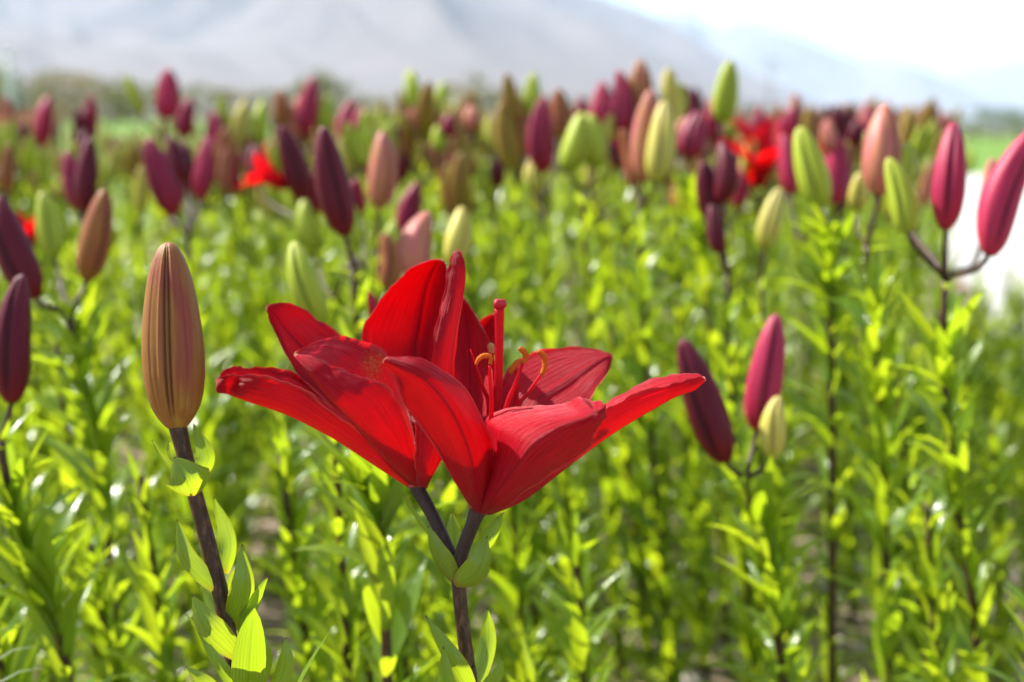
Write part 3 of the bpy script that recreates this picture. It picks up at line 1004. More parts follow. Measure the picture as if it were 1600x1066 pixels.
def hero_flower(keys, core_pts, core_r, pollen=()):
    fl = tube_obj('flower', core_pts, core_r, 'petal', hero, hb, 12, 14)
    for q, kx in enumerate(keys):
        V, F, UV = petal_mesh('petal', HERO_ROWS[kx], None, bumps={'R2': [(0.80, -0.6, 0.05, 0.30, 0.0035), (0.72, -0.75, 0.04, 0.3, -0.0022), (0.88, -0.1, 0.04, 0.4, -0.0025), (0.66, 0.2, 0.06, 0.3, 0.0015)],
                                                                             'L1': [(0.84, -0.5, 0.06, 0.35, 0.003), (0.74, -0.6, 0.05, 0.3, -0.002)], 'R3': [(0.7, -0.4, 0.06, 0.4, 0.0015), (0.82, 0.3, 0.05, 0.4, -0.0015)]}.get(kx, ()),
                                 ripple={'R2': 1.9, 'L1': 1.6, 'L3': 1.3}.get(kx, 0.9), seed=q * 3 + len(kx) + ord(kx[0]) % 7)
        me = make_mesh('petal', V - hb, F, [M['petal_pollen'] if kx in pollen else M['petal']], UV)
        o = obj('petal', me, fl)
    return fl


fR = hero_flower(['R1', 'R2', 'R3', 'R4', 'R5', 'R6'], [pxm(746, 802, 1), pxm(749, 792, 2), pxm(752, 780, 4), pxm(754, 770, 5)], [0.0040, 0.0052, 0.0040, 0.0022])
fL = hero_flower(['L1', 'L2', 'L3', 'L4', 'L5', 'L6'], [pxm(653, 763, 14), pxm(653, 752, 15), pxm(654, 742, 18), pxm(655, 732, 20)], [0.0044, 0.0056, 0.0042, 0.0022], pollen=('L3',))
# style and stigma of the right flower
tube_obj('pistil', [pxm(754, 775, 5), pxm(766, 700, 8), pxm(777, 620, 8), pxm(780, 540, 6), pxm(780, 482, 5)],
         [0.0022, 0.0024, 0.0020, 0.0019, 0.0023], 'pistil', fR, hb, 26, 12)
sv = []
sc_ = np.array(pxm(780, 475, 5))
NL, NA = 11, 24
for i in range(NL):
    ph = math.pi * i / (NL - 1)
    for j in range(NA):
        th_ = 2 * math.pi * j / NA
        r0 = 0.0030 * math.sin(ph) ** 0.8 * (1 + 0.13 * math.cos(3 * th_)) + 0.00002
        zz = -0.0026 * math.cos(ph) - (0.0009 * max(0, -math.cos(ph)) * (1 - min(1, r0 / 0.002)))
        sv.append((sc_[0] + r0 * math.cos(th_) - hb[0], sc_[1] + r0 * math.sin(th_) - hb[1], sc_[2] + zz - hb[2]))
obj('stigma', make_mesh('stigma', sv, grid_faces(NL, NA, True), [M['stigma']]), fR)

fil = [
    ([(757, 765, 6), (764, 640, 12), (755, 606, 11), (735, 546, 8)], [0.0012, 0.0011, 0.0009, 0.0003]),
    ([(758, 765, 2), (768, 640, -2), (766, 600, -3), (765, 572, -4)], [0.0012, 0.0011, 0.0009, 0.0006]),
    ([(760, 765, 12), (776, 640, 22), (773, 590, 22), (769, 552, 21)], [0.0012, 0.0011, 0.0009, 0.0006]),
    ([(760, 765, 2), (790, 640, 2), (804, 603, 2), (817, 567, 1)], [0.0013, 0.0012, 0.0010, 0.0006]),
    ([(762, 765, 8), (800, 650, 16), (808, 612, 17), (806, 575, 16)], [0.0012, 0.0011, 0.0009, 0.0006]),
    ([(762, 768, 4), (806, 645, 8), (826, 613, 9), (845, 586, 9)], [0.0012, 0.0011, 0.0009, 0.0006]),
]
for pts_, rr_ in fil:
    tube_obj('filament', [pxm(*p) for p in pts_], rr_, 'filament', fR, hb, 22, 10)


def anther(pts_, r0, mat):
    n = 22; sides = 12
    P = catmull(np.array([np.array(pxm(*p)) for p in pts_]), n)
    t = np.linspace(0, 1, n)
    rr_ = r0 * (0.25 + 0.75 * np.sin(np.pi * (0.08 + 0.84 * t)) ** 0.5) * (1 + 0.16 * (rng.random(n) - 0.5))
    V, F = tube_arrays(P - hb, rr_, sides)
    V = V + rng.normal(0, r0 * 0.07, V.shape)
    obj('anther', make_mesh('anther', V, F, [M[mat]]), fR)


anther([(744, 570, -6), (748, 561, -6), (757, 556, -5), (766, 558, -4), (766, 570, -4)], 0.0011, 'anther')
anther([(765, 537, 21), (767, 542, 21), (768, 552, 21)], 0.0016, 'anther_pale')
anther([(811, 544, 0), (818, 549, 0), (822, 557, 1), (818, 568, 1)], 0.0014, 'anther')
anther([(797, 584, 14), (802, 574, 15), (808, 567, 16), (813, 563, 17)], 0.0014, 'anther')
anther([(840, 549, 8), (847, 553, 8), (852, 564, 9), (850, 578, 9), (846, 586, 9)], 0.0014, 'anther')

for a in [((712, 912), (684, 868), (668, 822), 36, 35, 0.5, (4, -2, 0)), ((712, 916), (748, 890), (762, 838), 44, -20, 0.6, (2, -8, -6)),
          ((713, 892), (710, 845), (706, 800), 32, 0, 0.4, (12, 18, 22)), ((722, 880), (762, 845), (788, 800), 34, -25, 0.5, (12, 22, 26)),
          ((672, 838), (648, 806), (630, 774), 12, 50, 0.5, (14, 14, 14)),
          ((738, 1090), (706, 1035), (664, 962), 36, 30, 0.6, (4, -8, -4)), ((738, 1085), (762, 1010), (762, 950), 34, -15, 0.4, (12, 20, 20)),
          ((742, 1100), (775, 1062), (786, 1030), 26, -30, 0.5, (0, -8, -8)), ((740, 1110), (700, 1080), (692, 1010), 34, 20, 0.5, (2, -14, -16))]:
    loft_leaf(hero, hb, a[0], a[1], a[2], a[3], a[4], a[5], a[6])
_pth = catmull(np.array(stem_path), 30)
add_leaves(hero, leaf_specs(_pth, 20, 0.05, 0.30, 0.05, 0.085, np.random.default_rng(5)), hb, np.random.default_rng(6))
OCC.append((hb[0], hb[1]))

# ---- plant with the single copper bud
st2 = [(277, 664, 0), (287, 705, 0), (304, 770, 1), (324, 845, 2), (347, 940, 3), (366, 1040, 4), (380, 1110, 5)]
s2_ = [np.array(pxm(*p)) for p in st2]
dirn = (s2_[-1] - s2_[-2]); dirn /= -dirn[2]
g2 = s2_[-1] + dirn * (s2_[-1][2] + 0.01) * 0.8; g2[2] = -0.012
b2 = np.array([g2[0], g2[1], 0.0])
budp = thing('lily_plant', b2, 'lily plant with one tall ribbed copper bud on a straight brown stem', 'lily')
p2 = [g2, g2 * 0.5 + s2_[-1] * 0.5] + s2_[::-1]
tube_obj('stem', p2, [0.0040, 0.0038, 0.0037, 0.0037, 0.0037, 0.0036, 0.0035, 0.0036, 0.0041], 'stem', budp, b2, 46, 14)
BUD_SHAPES.append((0.06, 0.10, 0.3))
bb = np.array(pxm(277, 669, 0)); bt = np.array(pxm(263, 379, 4))
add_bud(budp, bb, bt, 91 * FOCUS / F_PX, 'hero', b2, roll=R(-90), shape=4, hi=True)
for a in [((303, 775), (292, 752), (272, 714), 72, 10, 0.55, (-4, -13, -12)), ((300, 752), (326, 716), (303, 662), 42, -35, 0.5, (4, 6, 6)),
          ((294, 738), (276, 716), (262, 690), 40, 30, 0.5, (8, 12, 10)), ((296, 752), (258, 722), (237, 688), 15, 55, 0.5, (2, 2, 0)),
          ((338, 926), (290, 876), (276, 812), 34, 30, 0.7, (0, -4, -4)), ((352, 896), (360, 842), (334, 776), 38, -35, 0.5, (10, 14, 12)),
          ((366, 980), (384, 920), (379, 850), 46, -30, 0.5, (4, -4, -2)), ((384, 1000), (400, 952), (419, 902), 40, -55, 0.6, (6, 4, 2)),
          ((368, 1030), (322, 985), (299, 930), 50, 30, 0.7, (-2, -12, -10)), ((392, 1090), (408, 1030), (402, 978), 40, -10, 0.4, (0, -8, -8)),
          ((420, 1100), (444, 1045), (447, 996), 30, 10, 0.4, (0, -6, -6)), ((352, 1000), (312, 985), (290, 960), 15, 60, 0.4, (6, 8, 8)),
          ((385, 1110), (345, 1050), (309, 988), 28, 35, 0.6, (0, -8, -6)), ((350, 1095), (318, 1066), (290, 1042), 24, 20, 0.5, (-4, -10, -10)),
          ((350, 985), (328, 930), (322, 886), 26, 10, 0.4, (10, 16, 16)), ((378, 1005), (350, 960), (366, 905), 26, -60, 0.5, (6, 10, 12)),
          ((390, 1080), (372, 1020), (392, 960), 34, -30, 0.5, (10, 16, 14)), ((356, 935), (372, 900), (386, 868), 30, -70, 0.5, (6, 10, 12))]:
    loft_leaf(budp, b2, a[0], a[1], a[2], a[3], a[4], a[5], a[6])
_pth = catmull(np.array(p2), 30)
add_leaves(budp, leaf_specs(_pth, 16, 0.05, 0.24, 0.05, 0.085, np.random.default_rng(15)), b2, np.random.default_rng(16))
OCC.append((b2[0], b2[1]))
# HERO-END

# ------------------------------------------------------------------ lilies whose buds can be told apart in the photograph
PLANTS = [
 # label, depth, buds, kwargs
 ('lily with maroon, plum and small yellow green buds right of the open flower', 1.0,
  [((1066, 530), (1134, 722), 66, 'maroon'), ((1213, 491), (1182, 672), 60, 'magenta', 0.02), ((1216, 619), (1206, 716), 43, 'cream', -0.01)],
  dict(node=(1166, 750), way=[(1188, 850, 0), (1224, 1066, 0.02)], leaves=84, leafy=0.76)),
 ('lily with a deep maroon upright bud on a curved stalk left of the copper bud', 0.9,
  [((34, 429), (18, 630), 60, 'maroon')], dict(node=(0, 690), way=[(20, 790, 0), (62, 930, 0.01), (110, 1066, 0.02)], leaves=84, leafy=0.8)),
 ('lily with a large maroon bud and a russet bud forking from one node', 1.08,
  [((-4, 306), (56, 466), 60, 'maroon'), ((164, 296), (135, 438), 52, 'salmon', 0.03), ((66, 300), (86, 402), 42, 'green', 0.16)],
  dict(node=(108, 490), way=[(122, 570, 0), (150, 700, 0), (172, 870, 0.02)], leaves=84, leafy=0.86)),
 ('lily with two dark plum buds pressed together above the russet bud', 1.4,
  [((141, 214), (130, 330), 36, 'maroon'), ((104, 236), (122, 326), 34, 'purple', 0.02), ((130, 203), (134, 250), 22, 'maroon', 0.05)], dict(node=(135, 372))),
 ('lily with a rosy bud and a plum bud above slender green bud at far left', 2.1,
  [((262, 107), (258, 186), 40, 'magenta'), ((298, 150), (286, 216), 30, 'purple', 0.1), ((198, 118), (222, 178), 22, 'green')], dict(node=(256, 222))),
 ('lily with a two toned plum and peach bud beside slim plum buds', 1.5,
  [((230, 216), (273, 336), 48, 'purple'), ((264, 212), (286, 282), 32, 'maroon', 0.15), ((325, 213), (313, 312), 34, 'magenta', 0.1), ((246, 250), (262, 322), 36, 'pink', 0.06)], dict(node=(292, 370))),
 ('lily with pale green buds clustered beneath the far hedge', 2.2,
  [((346, 152), (354, 232), 30, 'green'), ((384, 156), (371, 232), 30, 'cream'), ((411, 156), (402, 222), 28, 'green'), ((334, 178), (330, 230), 24, 'green')], {}),
 ('lily with a russet bud and a rosy bud leaning beneath the far hedge', 2.3,
  [((437, 140), (441, 196), 30, 'salmon'), ((490, 119), (475, 212), 34, 'magenta'), ((513, 148), (506, 206), 26, 'green'), ((468, 150), (470, 200), 24, 'pink')], {}),
 ('lily with a dark plum bud and a red flower half unfolded beside it', 1.5,
  [((438, 196), (472, 312), 42, 'maroon'), ((397, 228), (405, 288), 32, 'maroon', 0.06)],
  dict(node=(478, 352), flowers=[((452, 292), (-0.75, -0.1, 0.42), 0.055, 'half')])),
 ('lily with one long curved blackish plum bud and small plum and green buds', 1.12,
  [((504, 198), (539, 368), 54, 'maroon'), ((557, 278), (564, 332), 30, 'purple', 0.3), ((548, 318), (556, 388), 34, 'green', 0.25), ((474, 312), (492, 392), 40, 'green', 0.3)], dict(node=(552, 420))),
 ('lily with slim rosy buds behind the curved plum bud', 1.9,
  [((551, 155), (532, 216), 26, 'magenta'), ((549, 194), (540, 266), 30, 'pink'), ((572, 170), (566, 226), 24, 'green')], {}),
 ('lily with a smooth peach bud on a straight dark stalk', 1.4,
  [((598, 205), (592, 326), 48, 'pink')], dict(node=(588, 392))),
 ('lily with a plum bud behind the tallest glowing petal', 1.5, [((653, 284), (642, 386), 42, 'purple')], {}),
 ('lily with a dusky russet bud rising just behind the left flower', 1.25,
  [((600, 364), (606, 452), 42, 'salmon'), ((614, 345), (618, 410), 30, 'green', 0.1)], {}),
 ('lily with a striped pink bud and a yellow green bud rising behind the petal tips', 1.1,
  [((668, 331), (652, 440), 58, 'pink'), ((722, 324), (706, 415), 42, 'cream', 0.12)], {}),
 ('lily with a plump pale green bud behind the upper left petal', 0.95, [((458, 378), (502, 506), 52, 'green')], dict(node=(520, 600), leaves=84)),
 ('lily with a small red bud peeping out behind the left flower', 0.86, [((577, 455), (592, 520), 17, 'red')], dict(node=(590, 720), leaves=84, way=[(594, 800, 0), (602, 960, 0.01)], leafy=0.95)),
 ('lily with two slender bright green buds standing above the field centre', 2.2,
  [((640, 109), (648, 172), 28, 'green'), ((692, 127), (690, 176), 25, 'green'), ((674, 188), (676, 238), 28, 'green'), ((648, 160), (646, 196), 18, 'pink')], {}),
 ('lily with a rosy bud and an olive bud leaning together', 1.9,
  [((733, 165), (738, 205), 26, 'pink'), ((719, 199), (734, 278), 36, 'olive'), ((706, 176), (702, 214), 26, 'purple'), ((684, 196), (690, 236), 26, 'green')], {}),
 ('lily with a small plum bud and a green bud under the olive buds', 1.9, [((776, 244), (776, 294), 26, 'maroon'), ((758, 262), (762, 310), 24, 'green')], {}),
 ('lily with tall olive buds beside a bright lime bud', 1.8,
  [((792, 114), (801, 196), 28, 'olive'), ((834, 113), (828, 182), 30, 'green'), ((781, 163), (802, 268), 38, 'olive'), ((818, 176), (816, 244), 28, 'salmon')], dict(node=(806, 300))),
 ('lily with a plum bud overlapping a maroon bud', 1.6,
  [((850, 150), (848, 270), 42, 'purple'), ((872, 138), (872, 214), 34, 'salmon', 0.1), ((840, 238), (832, 296), 28, 'cream')], dict(node=(848, 320))),
 ('lily with twin lime green buds forming a peak', 1.5,
  [((910, 176), (886, 266), 46, 'green'), ((920, 178), (932, 262), 48, 'green', 0.02)], dict(node=(912, 300))),
 ('lily with a cluster of rosy and plum buds standing above the horizon trees', 1.7,
  [((942, 127), (935, 198), 32, 'magenta'), ((966, 110), (970, 212), 40, 'purple'), ((1000, 94), (1003, 184), 44, 'salmon'), ((956, 178), (954, 220), 22, 'cream')], dict(node=(974, 268))),
 ('lily with a fat pink bud against a yellow striped bud', 1.4,
  [((1018, 140), (1006, 282), 48, 'pink'), ((1038, 158), (1024, 284), 46, 'cream', -0.03), ((972, 202), (992, 292), 34, 'salmon', 0.06)], dict(node=(1000, 330))),
 ('lily with a tall cream bud behind the fat pink bud', 1.7, [((1044, 106), (1052, 208), 38, 'cream'), ((1066, 130), (1062, 184), 22, 'green')], {}),
 ('lily with a tall bright lime bud beside a plum bud under it', 1.55,
  [((1141, 94), (1128, 192), 42, 'green'), ((1092, 174), (1076, 248), 46, 'purple'), ((1072, 182), (1066, 230), 28, 'pink', 0.1)], dict(node=(1082, 282), way=[(1092, 360, 0), (1108, 500, 0.02)])),
 ('lily with a fully open red flower among crowded buds', 1.75,
  [((1181, 205), (1166, 272), 32, 'cream'), ((1240, 168), (1226, 224), 28, 'magenta'), ((1060, 288), (1064, 334), 32, 'red')],
  dict(node=(1186, 330), flowers=[((1182, 292), (0.05, -0.35, 0.85), 0.10, 'open'), ((1238, 300), (0.1, -0.2, 0.9), 0.075, 'half')])),
 ('lily with drooping blackish maroon buds on a dark stalk', 1.25,
  [((1128, 222), (1128, 318), 40, 'maroon'), ((1098, 252), (1122, 352), 44, 'maroon', 0.02), ((1112, 318), (1124, 396), 32, 'maroon')], dict(node=(1136, 430))),
 ('lily with a broad lime bud on a dark stalk and a plum bud behind', 1.2,
  [((1249, 199), (1284, 324), 54, 'green'), ((1224, 210), (1234, 302), 34, 'magenta', 0.3)], dict(node=(1290, 352), way=[(1294, 450, 0), (1300, 620, 0.02)])),
 ('lily with one narrow yellow green bud below the crowd', 1.3, [((1218, 294), (1194, 388), 40, 'cream')], dict(node=(1190, 440))),
 ('lily with slim plum buds behind the salmon bud', 1.7,
  [((1292, 186), (1298, 236), 28, 'pink'), ((1312, 212), (1306, 318), 42, 'magenta'), ((1340, 188), (1336, 228), 28, 'maroon')], {}),
 ('lily with a broad grooved salmon pink bud and short lime bud', 1.12,
  [((1384, 164), (1372, 304), 60, 'pink'), ((1344, 270), (1340, 330), 34, 'cream', 0.1)], dict(node=(1354, 384), way=[(1366, 500, 0), (1378, 720, 0.01), (1388, 1000, 0.03)], leafy=0.82)),
 ('lily with one tall rosy plum bud between a lime bud and a leaning crimson bud', 1.02,
  [((1388, 247), (1418, 364), 46, 'green'), ((1420, 222), (1406, 286), 38, 'green', 0.1), ((1491, 191), (1478, 358), 54, 'magenta'), ((1622, 196), (1545, 398), 64, 'magenta', -0.05), ((1550, 247), (1536, 362), 36, 'pink', 0.12)],
  dict(node=(1477, 437), way=[(1474, 560, 0), (1490, 760, 0.01), (1522, 960, 0.03)], leafy=0.8)),
 ('lily with one open scarlet petal showing behind the maroon bud', 1.7, [((14, 224), (10, 302), 26, 'salmon'), ((8, 320), (30, 400), 34, 'purple')],
  dict(node=(40, 440), flowers=[((46, 398), (0.0, -0.2, 0.8), 0.055, 'half')])),
]
# short names of the plants above, used to say where their neighbours stand
NEAR = ['the two open crimson flowers', 'the tall copper bud'] + ['the plant of maroon, plum and yellow buds',
        'the maroon bud on a curved stalk',
        'the forked maroon and russet buds',
        'the paired dark plum buds',
        'the rosy bud at the hedge',
        'the two toned plum and peach bud',
        'the pale green buds under the hedge',
        'the leaning rosy bud',
        'the half unfolded red flower',
        'the long curved blackish bud',
        'the slim rosy buds',
        'the smooth peach bud',
        'the plum bud behind the petal',
        'the dusky russet bud',
        'the striped pink bud',
        'the plump pale green bud',
        'the small red bud',
        'the slender bright green buds',
        'the rosy and olive buds',
        'the small plum bud',
        'the tall olive buds',
        'the plum bud over maroon',
        'the twin lime buds',
        'the rosy and plum cluster',
        'the fat pink and yellow buds',
        'the tall cream bud',
        'the tall bright lime bud',
        'the open red flower',
        'the drooping blackish buds',
        'the broad lime bud',
        'the narrow yellow green bud',
        'the slim plum buds',
        'the grooved salmon bud',
        'the tall rosy bud by crimson',
        'the open scarlet petal']
for q, (lb, dpt, bl, kw) in enumerate(PLANTS):
    lily(lb, dpt, bl, seed=q, detail=True, **kw)

# ------------------------------------------------------------------ the rest of the bed
FIELD_L = 4.0


def in_view(x, y, margin=0.0):
    return abs(x) < y * 0.37 + margin


def bare(x, y):
    # patches where the soil shows
    for cx, cy_, rx, ry in ((-0.62, 2.42, 0.13, 0.28), (-0.27, 1.60, 0.13, 0.22), (0.67, 1.90, 0.12, 0.2)):
        if ((x - cx) / rx) ** 2 + ((y - cy_) / ry) ** 2 < 1: return True
    return False


cands = []
gs = 0.115
yy = 0.80
while yy < 10.0:
    st = gs if yy < 3.4 else gs * 1.35
    half = yy * 0.40 + 0.35
    xx = -half
    while xx < (half if yy < 3.2 else min(half, EDGE_X0 + EDGE_K * yy)):
        x = xx + random.uniform(-0.45, 0.45) * st; y = yy + random.uniform(-0.45, 0.45) * st
        xx += st
        if y > 3.1 and x > EDGE_X0 + EDGE_K * y: continue
        if bare(x, y) or (y < 1.6 and random.random() < 0.12): continue
        if y > 6.0 and x < -0.14 * y: continue
        if y < 1.25 and 0.08 < x < 0.26: continue
        if any((x - ox) ** 2 + (y - oy) ** 2 < 0.055 ** 2 for ox, oy in OCC): continue
        cands.append((x, y))
    yy += st
cands.sort(key=lambda p: p[1])
MAXIND = 300 - len(OCC)
COLS = ['maroon', 'purple', 'magenta', 'pink', 'salmon', 'green', 'green', 'green', 'cream', 'olive']
KIND_LABEL = {
    'shoot': 'short leafy lily shoot without buds in the green thicket of the bed',
    'dark': 'lily plant with only plum and maroon buds in the blurred middle of the bed',
    'light': 'lily plant with only green and cream buds in the blurred middle of the bed',
    'warm': 'lily plant with pink and russet buds in the blurred middle of the bed',
}
KIND_COLS = {'dark': ['maroon', 'purple', 'magenta'], 'light': ['green', 'green', 'cream', 'olive'], 'warm': ['pink', 'salmon', 'salmon', 'olive']}


NUMW = {1: 'a single', 2: 'two', 3: 'three', 4: 'four', 5: 'five'}
CWORD = {'maroon': 'maroon', 'purple': 'plum', 'magenta': 'rosy', 'pink': 'peach', 'salmon': 'russet', 'green': 'lime', 'cream': 'cream', 'olive': 'olive'}


def field_label(kind, bl, x=0, y=0, h=0.4):
    if not bl and x > EDGE_X0 + EDGE_K * y - 0.02:
        return 'low leafy lily shoot at the bed edge before the pale path'
    if not bl:
        q = min(range(len(NEAR)), key=lambda i: (OCC[i][0] - x) ** 2 + (OCC[i][1] - y) ** 2)
        return ('short' if h < 0.37 else 'knee high') + ' leafy lily shoot ' + ('just behind ' if y > OCC[q][1] else 'in front of ') + NEAR[q]
    cs = sorted({CWORD[b[3]] for b in bl})
    return 'lily plant with %s %s bud%s amid the bed' % (NUMW[len(bl)], (', '.join(cs[:-1]) + ' and ' + cs[-1]) if len(cs) > 1 else cs[0], '' if len(bl) == 1 else 's')


def proj(p):
    d = Vector(p) - CAM
    z = d.dot(fwd)
    return 800 + d.dot(right) / z * F_PX, 533 - d.dot(up) / z * F_PX, z


def field_plant(x, y, r_, near):
    """heights chosen in metres; near plants are young shoots, taller ones carry buds"""
    if x > EDGE_X0 + EDGE_K * y - 0.03 and y < 3.2:
        return 'shoot', r_.uniform(0.25, 0.34), []
    if y < 1.55:
        h = r_.uniform(0.34, 0.45) - 0.18 * max(0, 1.25 - y)
        return 'shoot', h, []
    h = min(0.50 + 0.012 * y, r_.normal(0.515, 0.04)) if y > 2.2 else r_.uniform(0.44, 0.53)
    if y > 2.6 and x < -0.1 * y: h -= 0.07
    if y < 1.8 or r_.random() < 0.04:
        return 'shoot', h - 0.06, []
    u = r_.random()
    kind = 'light' if u < 0.56 else ('dark' if u < 0.82 else 'warm')
    if y > 2.6 and x < -0.12 * y and r_.random() < 0.9: kind = 'light'
    nb = int(r_.integers(2, 6))
    if y < 3.6 and x > -0.12 * y: h += 0.025
    bl = []
    for i in range(nb):
        a = r_.uniform(0, 6.28); sp = r_.uniform(0.012, 0.055) if nb > 1 else 0.005
        c = KIND_COLS[kind][r_.integers(len(KIND_COLS[kind]))]
        L = r_.uniform(0.055, 0.086) if c not in ('green', 'cream') else r_.uniform(0.042, 0.068)
        W = L * r_.uniform(0.28, 0.36)
        out = np.array([math.cos(a), math.sin(a), 0])
        b0 = np.array([x, y, h]) + out * sp + np.array([0, 0, r_.uniform(0.018, 0.05)])
        ax = out * r_.uniform(0.02, 0.4) + np.array([-0.05, 0, 1.0]); ax /= np.linalg.norm(ax)
        bl.append((b0, b0 + ax * L, W, c))
    return kind, h, bl


def plant_path(x, y, h, r_):
    g = np.array([x + 0.11 * h + r_.normal(0, 0.01), y + r_.normal(0, 0.02), -0.012])
    n = np.array([x, y, h])
    return g, bez(g, g + np.array([-0.01, 0, h * 0.35]), n + np.array([0.012, 0, -h * 0.3]), n, 10)


ind = 0
stuff = []
NEAR_Y = 2.25
for (x, y) in cands:
    r_ = np.random.default_rng(int((x + 50) * 10007) * 31 + int(y * 9973))
    vis = in_view(x, y, 0.10)
    if not (vis and ind < MAXIND):
        stuff.append((x, y, r_)); continue
    ind += 1
    kind, h, bl = field_plant(x, y, r_, True)
    g, pth = plant_path(x, y, h, r_)
    base = np.array([g[0], g[1], 0.0])
    t = thing('lily_plant', base, field_label(kind, bl, g[0], g[1], h), 'lily', 'lilies filling the bed')
    V, F = tube_arrays(pth - base, np.linspace(0.0035, 0.0024, len(pth)), 6)
    Vs = [V]; Fs = list(F); off = len(V)
    for b0, b1, W, c in bl:
        ax = (b1 - b0) / np.linalg.norm(b1 - b0); ds = np.linalg.norm(b0 - pth[-1])
        pv_, pf_ = tube_arrays(bez(pth[-1], pth[-1] + (b0 - pth[-1]) * 0.35, b0 - ax * ds * 0.3, b0 + ax * 0.003, 6) - base, 0.0019, 6, off)
        Vs.append(pv_); Fs += pf_; off += len(pv_)
        add_bud(t, b0, b1, W, c, base)
    obj('stem', make_mesh('stem', np.vstack(Vs), Fs, [M['stem']]), t)
    nl = int(r_.integers(34, 44)) if y < 3 else 26
    sp = leaf_specs(pth, nl + 62 if y < 2.3 else nl + 44, 0.05, 0.98, 0.034, 0.070, r_)
    if y < NEAR_Y:
        add_leaves(t, sp, base, r_)
    else:
        V, F, UV = batch_leaves(sp, base, r_)
        tag(obj('foliage', make_mesh('foliage', V, F, [M['leaf']], UV), t), kind='stuff')

# everything past the 300 individual plants: one mass
lv = []; bverts = {}; tv = []; tf = []; toff = 0
lowbud = bud_arrays(7, 9)
for (x, y, r_) in stuff:
    kind, h, bl = field_plant(x, y, r_, False)
    g, pth = plant_path(x, y, h, r_)
    V, F = tube_arrays(pth[::3], 0.003, 4, toff, False)
    tv.append(V); tf += F; toff += len(V)
    lv += leaf_specs(pth, 46 if y < 4 else 28, 0.25, 0.99, 0.042, 0.08, r_)
    for b in bl: bverts.setdefault(b[3], []).append(b)
AV = []; AF = []; AU = []; AM = []; mats = [M['leaf'], M['stem']]; off = 0
V, F, UV = batch_leaves(lv, (0, 0, 0), rng)
AV.append(V); AF += F.tolist(); AU.append(UV); AM += [0] * len(F); off += len(V)
V = np.vstack(tv); AV.append(V); AF += [[q + off for q in f] for f in tf]; AU.append(np.zeros((len(V), 2))); AM += [1] * len(tf); off += len(V)
LBV, LBF, LBU, LBG = lowbud
AG = [np.zeros(off)]
for c, L_ in bverts.items():
    mats.append(BUD[c]); mi = len(mats) - 1
    for b0, b1, W, _ in L_:
        mt = np.array(bud_matrix(b0, b1, W, rng.uniform(0, 6.28), (0, 0, 0)))
        AV.append(LBV @ mt[:3, :3].T + mt[:3, 3]); AU.append(LBU); AG.append(LBG)
        AF += [[q + off for q in f] for f in LBF]; AM += [mi] * len(LBF); off += len(LBV)
mass = obj('lily_field', make_mesh('lily_field', np.vstack(AV), AF, mats, np.vstack(AU), {'groove': np.concatenate(AG)}, midx=AM))
tag(mass, 'dense blurred mass of lilies with pale and plum buds filling the far bed', 'lilies', kind='stuff')


# ------------------------------------------------------------------ small stones and clods on the soil
def stone_material():
    k = N('stone_grey')
    pos = k.n('NewGeometry').outputs['Position']
    c = k.mix(k.noise(pos, 25.0, 4), (0.20, 0.155, 0.125), (0.50, 0.45, 0.41))
    return k.done(k.principled(c, 0.9, 0.2, k.bump(k.noise(pos, 400.0, 3), 0.5, 0.002)))


M['stone'] = stone_material()
import itertools
ico = []
phi = (1 + 5 ** 0.5) / 2
for a, b in itertools.product((-1, 1), (-phi, phi)):
    ico += [(0, a, b), (a, b, 0), (b, 0, a)]
ico = np.array(ico); ico /= np.linalg.norm(ico[0])
icf = []
for a in range(12):
    for b in range(a + 1, 12):
        for c in range(b + 1, 12):
            d = [np.linalg.norm(ico[a] - ico[b]), np.linalg.norm(ico[b] - ico[c]), np.linalg.norm(ico[a] - ico[c])]
            if max(d) < 1.2:
                nn = np.cross(ico[b] - ico[a], ico[c] - ico[a])
                icf.append((a, b, c) if np.dot(nn, ico[a]) > 0 else (a, c, b))
icf = np.array(icf)
SV = []; SF = []
for i in range(1500):
    y = rng.uniform(0.9, 4.0); x = rng.uniform(-1, 1) * (y * 0.42 + 0.1)
    s = 0.003 + 0.022 * rng.random() ** 3
    v = ico * (1 + rng.normal(0, 0.16, (12, 1))) * s * np.array([1, rng.uniform(0.7, 1.2), rng.uniform(0.45, 0.8)])
    SF.append(icf + 12 * i); SV.append(v + np.array([x, y, s * 0.25]))
stones = obj('pebbles', make_mesh('pebbles', np.vstack(SV), np.vstack(SF), [M['stone']], smooth=False))
tag(stones, 'grey brown pebbles and clods scattered on the bare soil', 'pebbles', kind='stuff')

# low weeds on the soil
wl = []
for i in range(900):
    y = rng.uniform(1.2, 3.6); x = rng.uniform(-1, 1) * (y * 0.42)
    a0 = rng.uniform(0, 6.28)
    if bare(x, y) and rng.random() < 0.8: continue
    for q in range(6):
        a = a0 + q * 1.05 + rng.uniform(-0.3, 0.3); e = R(rng.uniform(10, 60))
        x_, y_, z_ = frame([math.cos(a) * math.cos(e), math.sin(a) * math.cos(e), math.sin(e)], [0, 0, 1])
        L = rng.uniform(0.02, 0.06)
        wl.append((np.array([x, y, 0.0]), x_, y_, z_, L, L * 0.25))
V, F, UV = batch_leaves(wl, (0, 0, 0), rng)
tag(obj('weeds', make_mesh('weeds', V, F, [M['leaf']], UV)), 'low green weeds on the soil between the lily stems', 'weeds', kind='stuff')

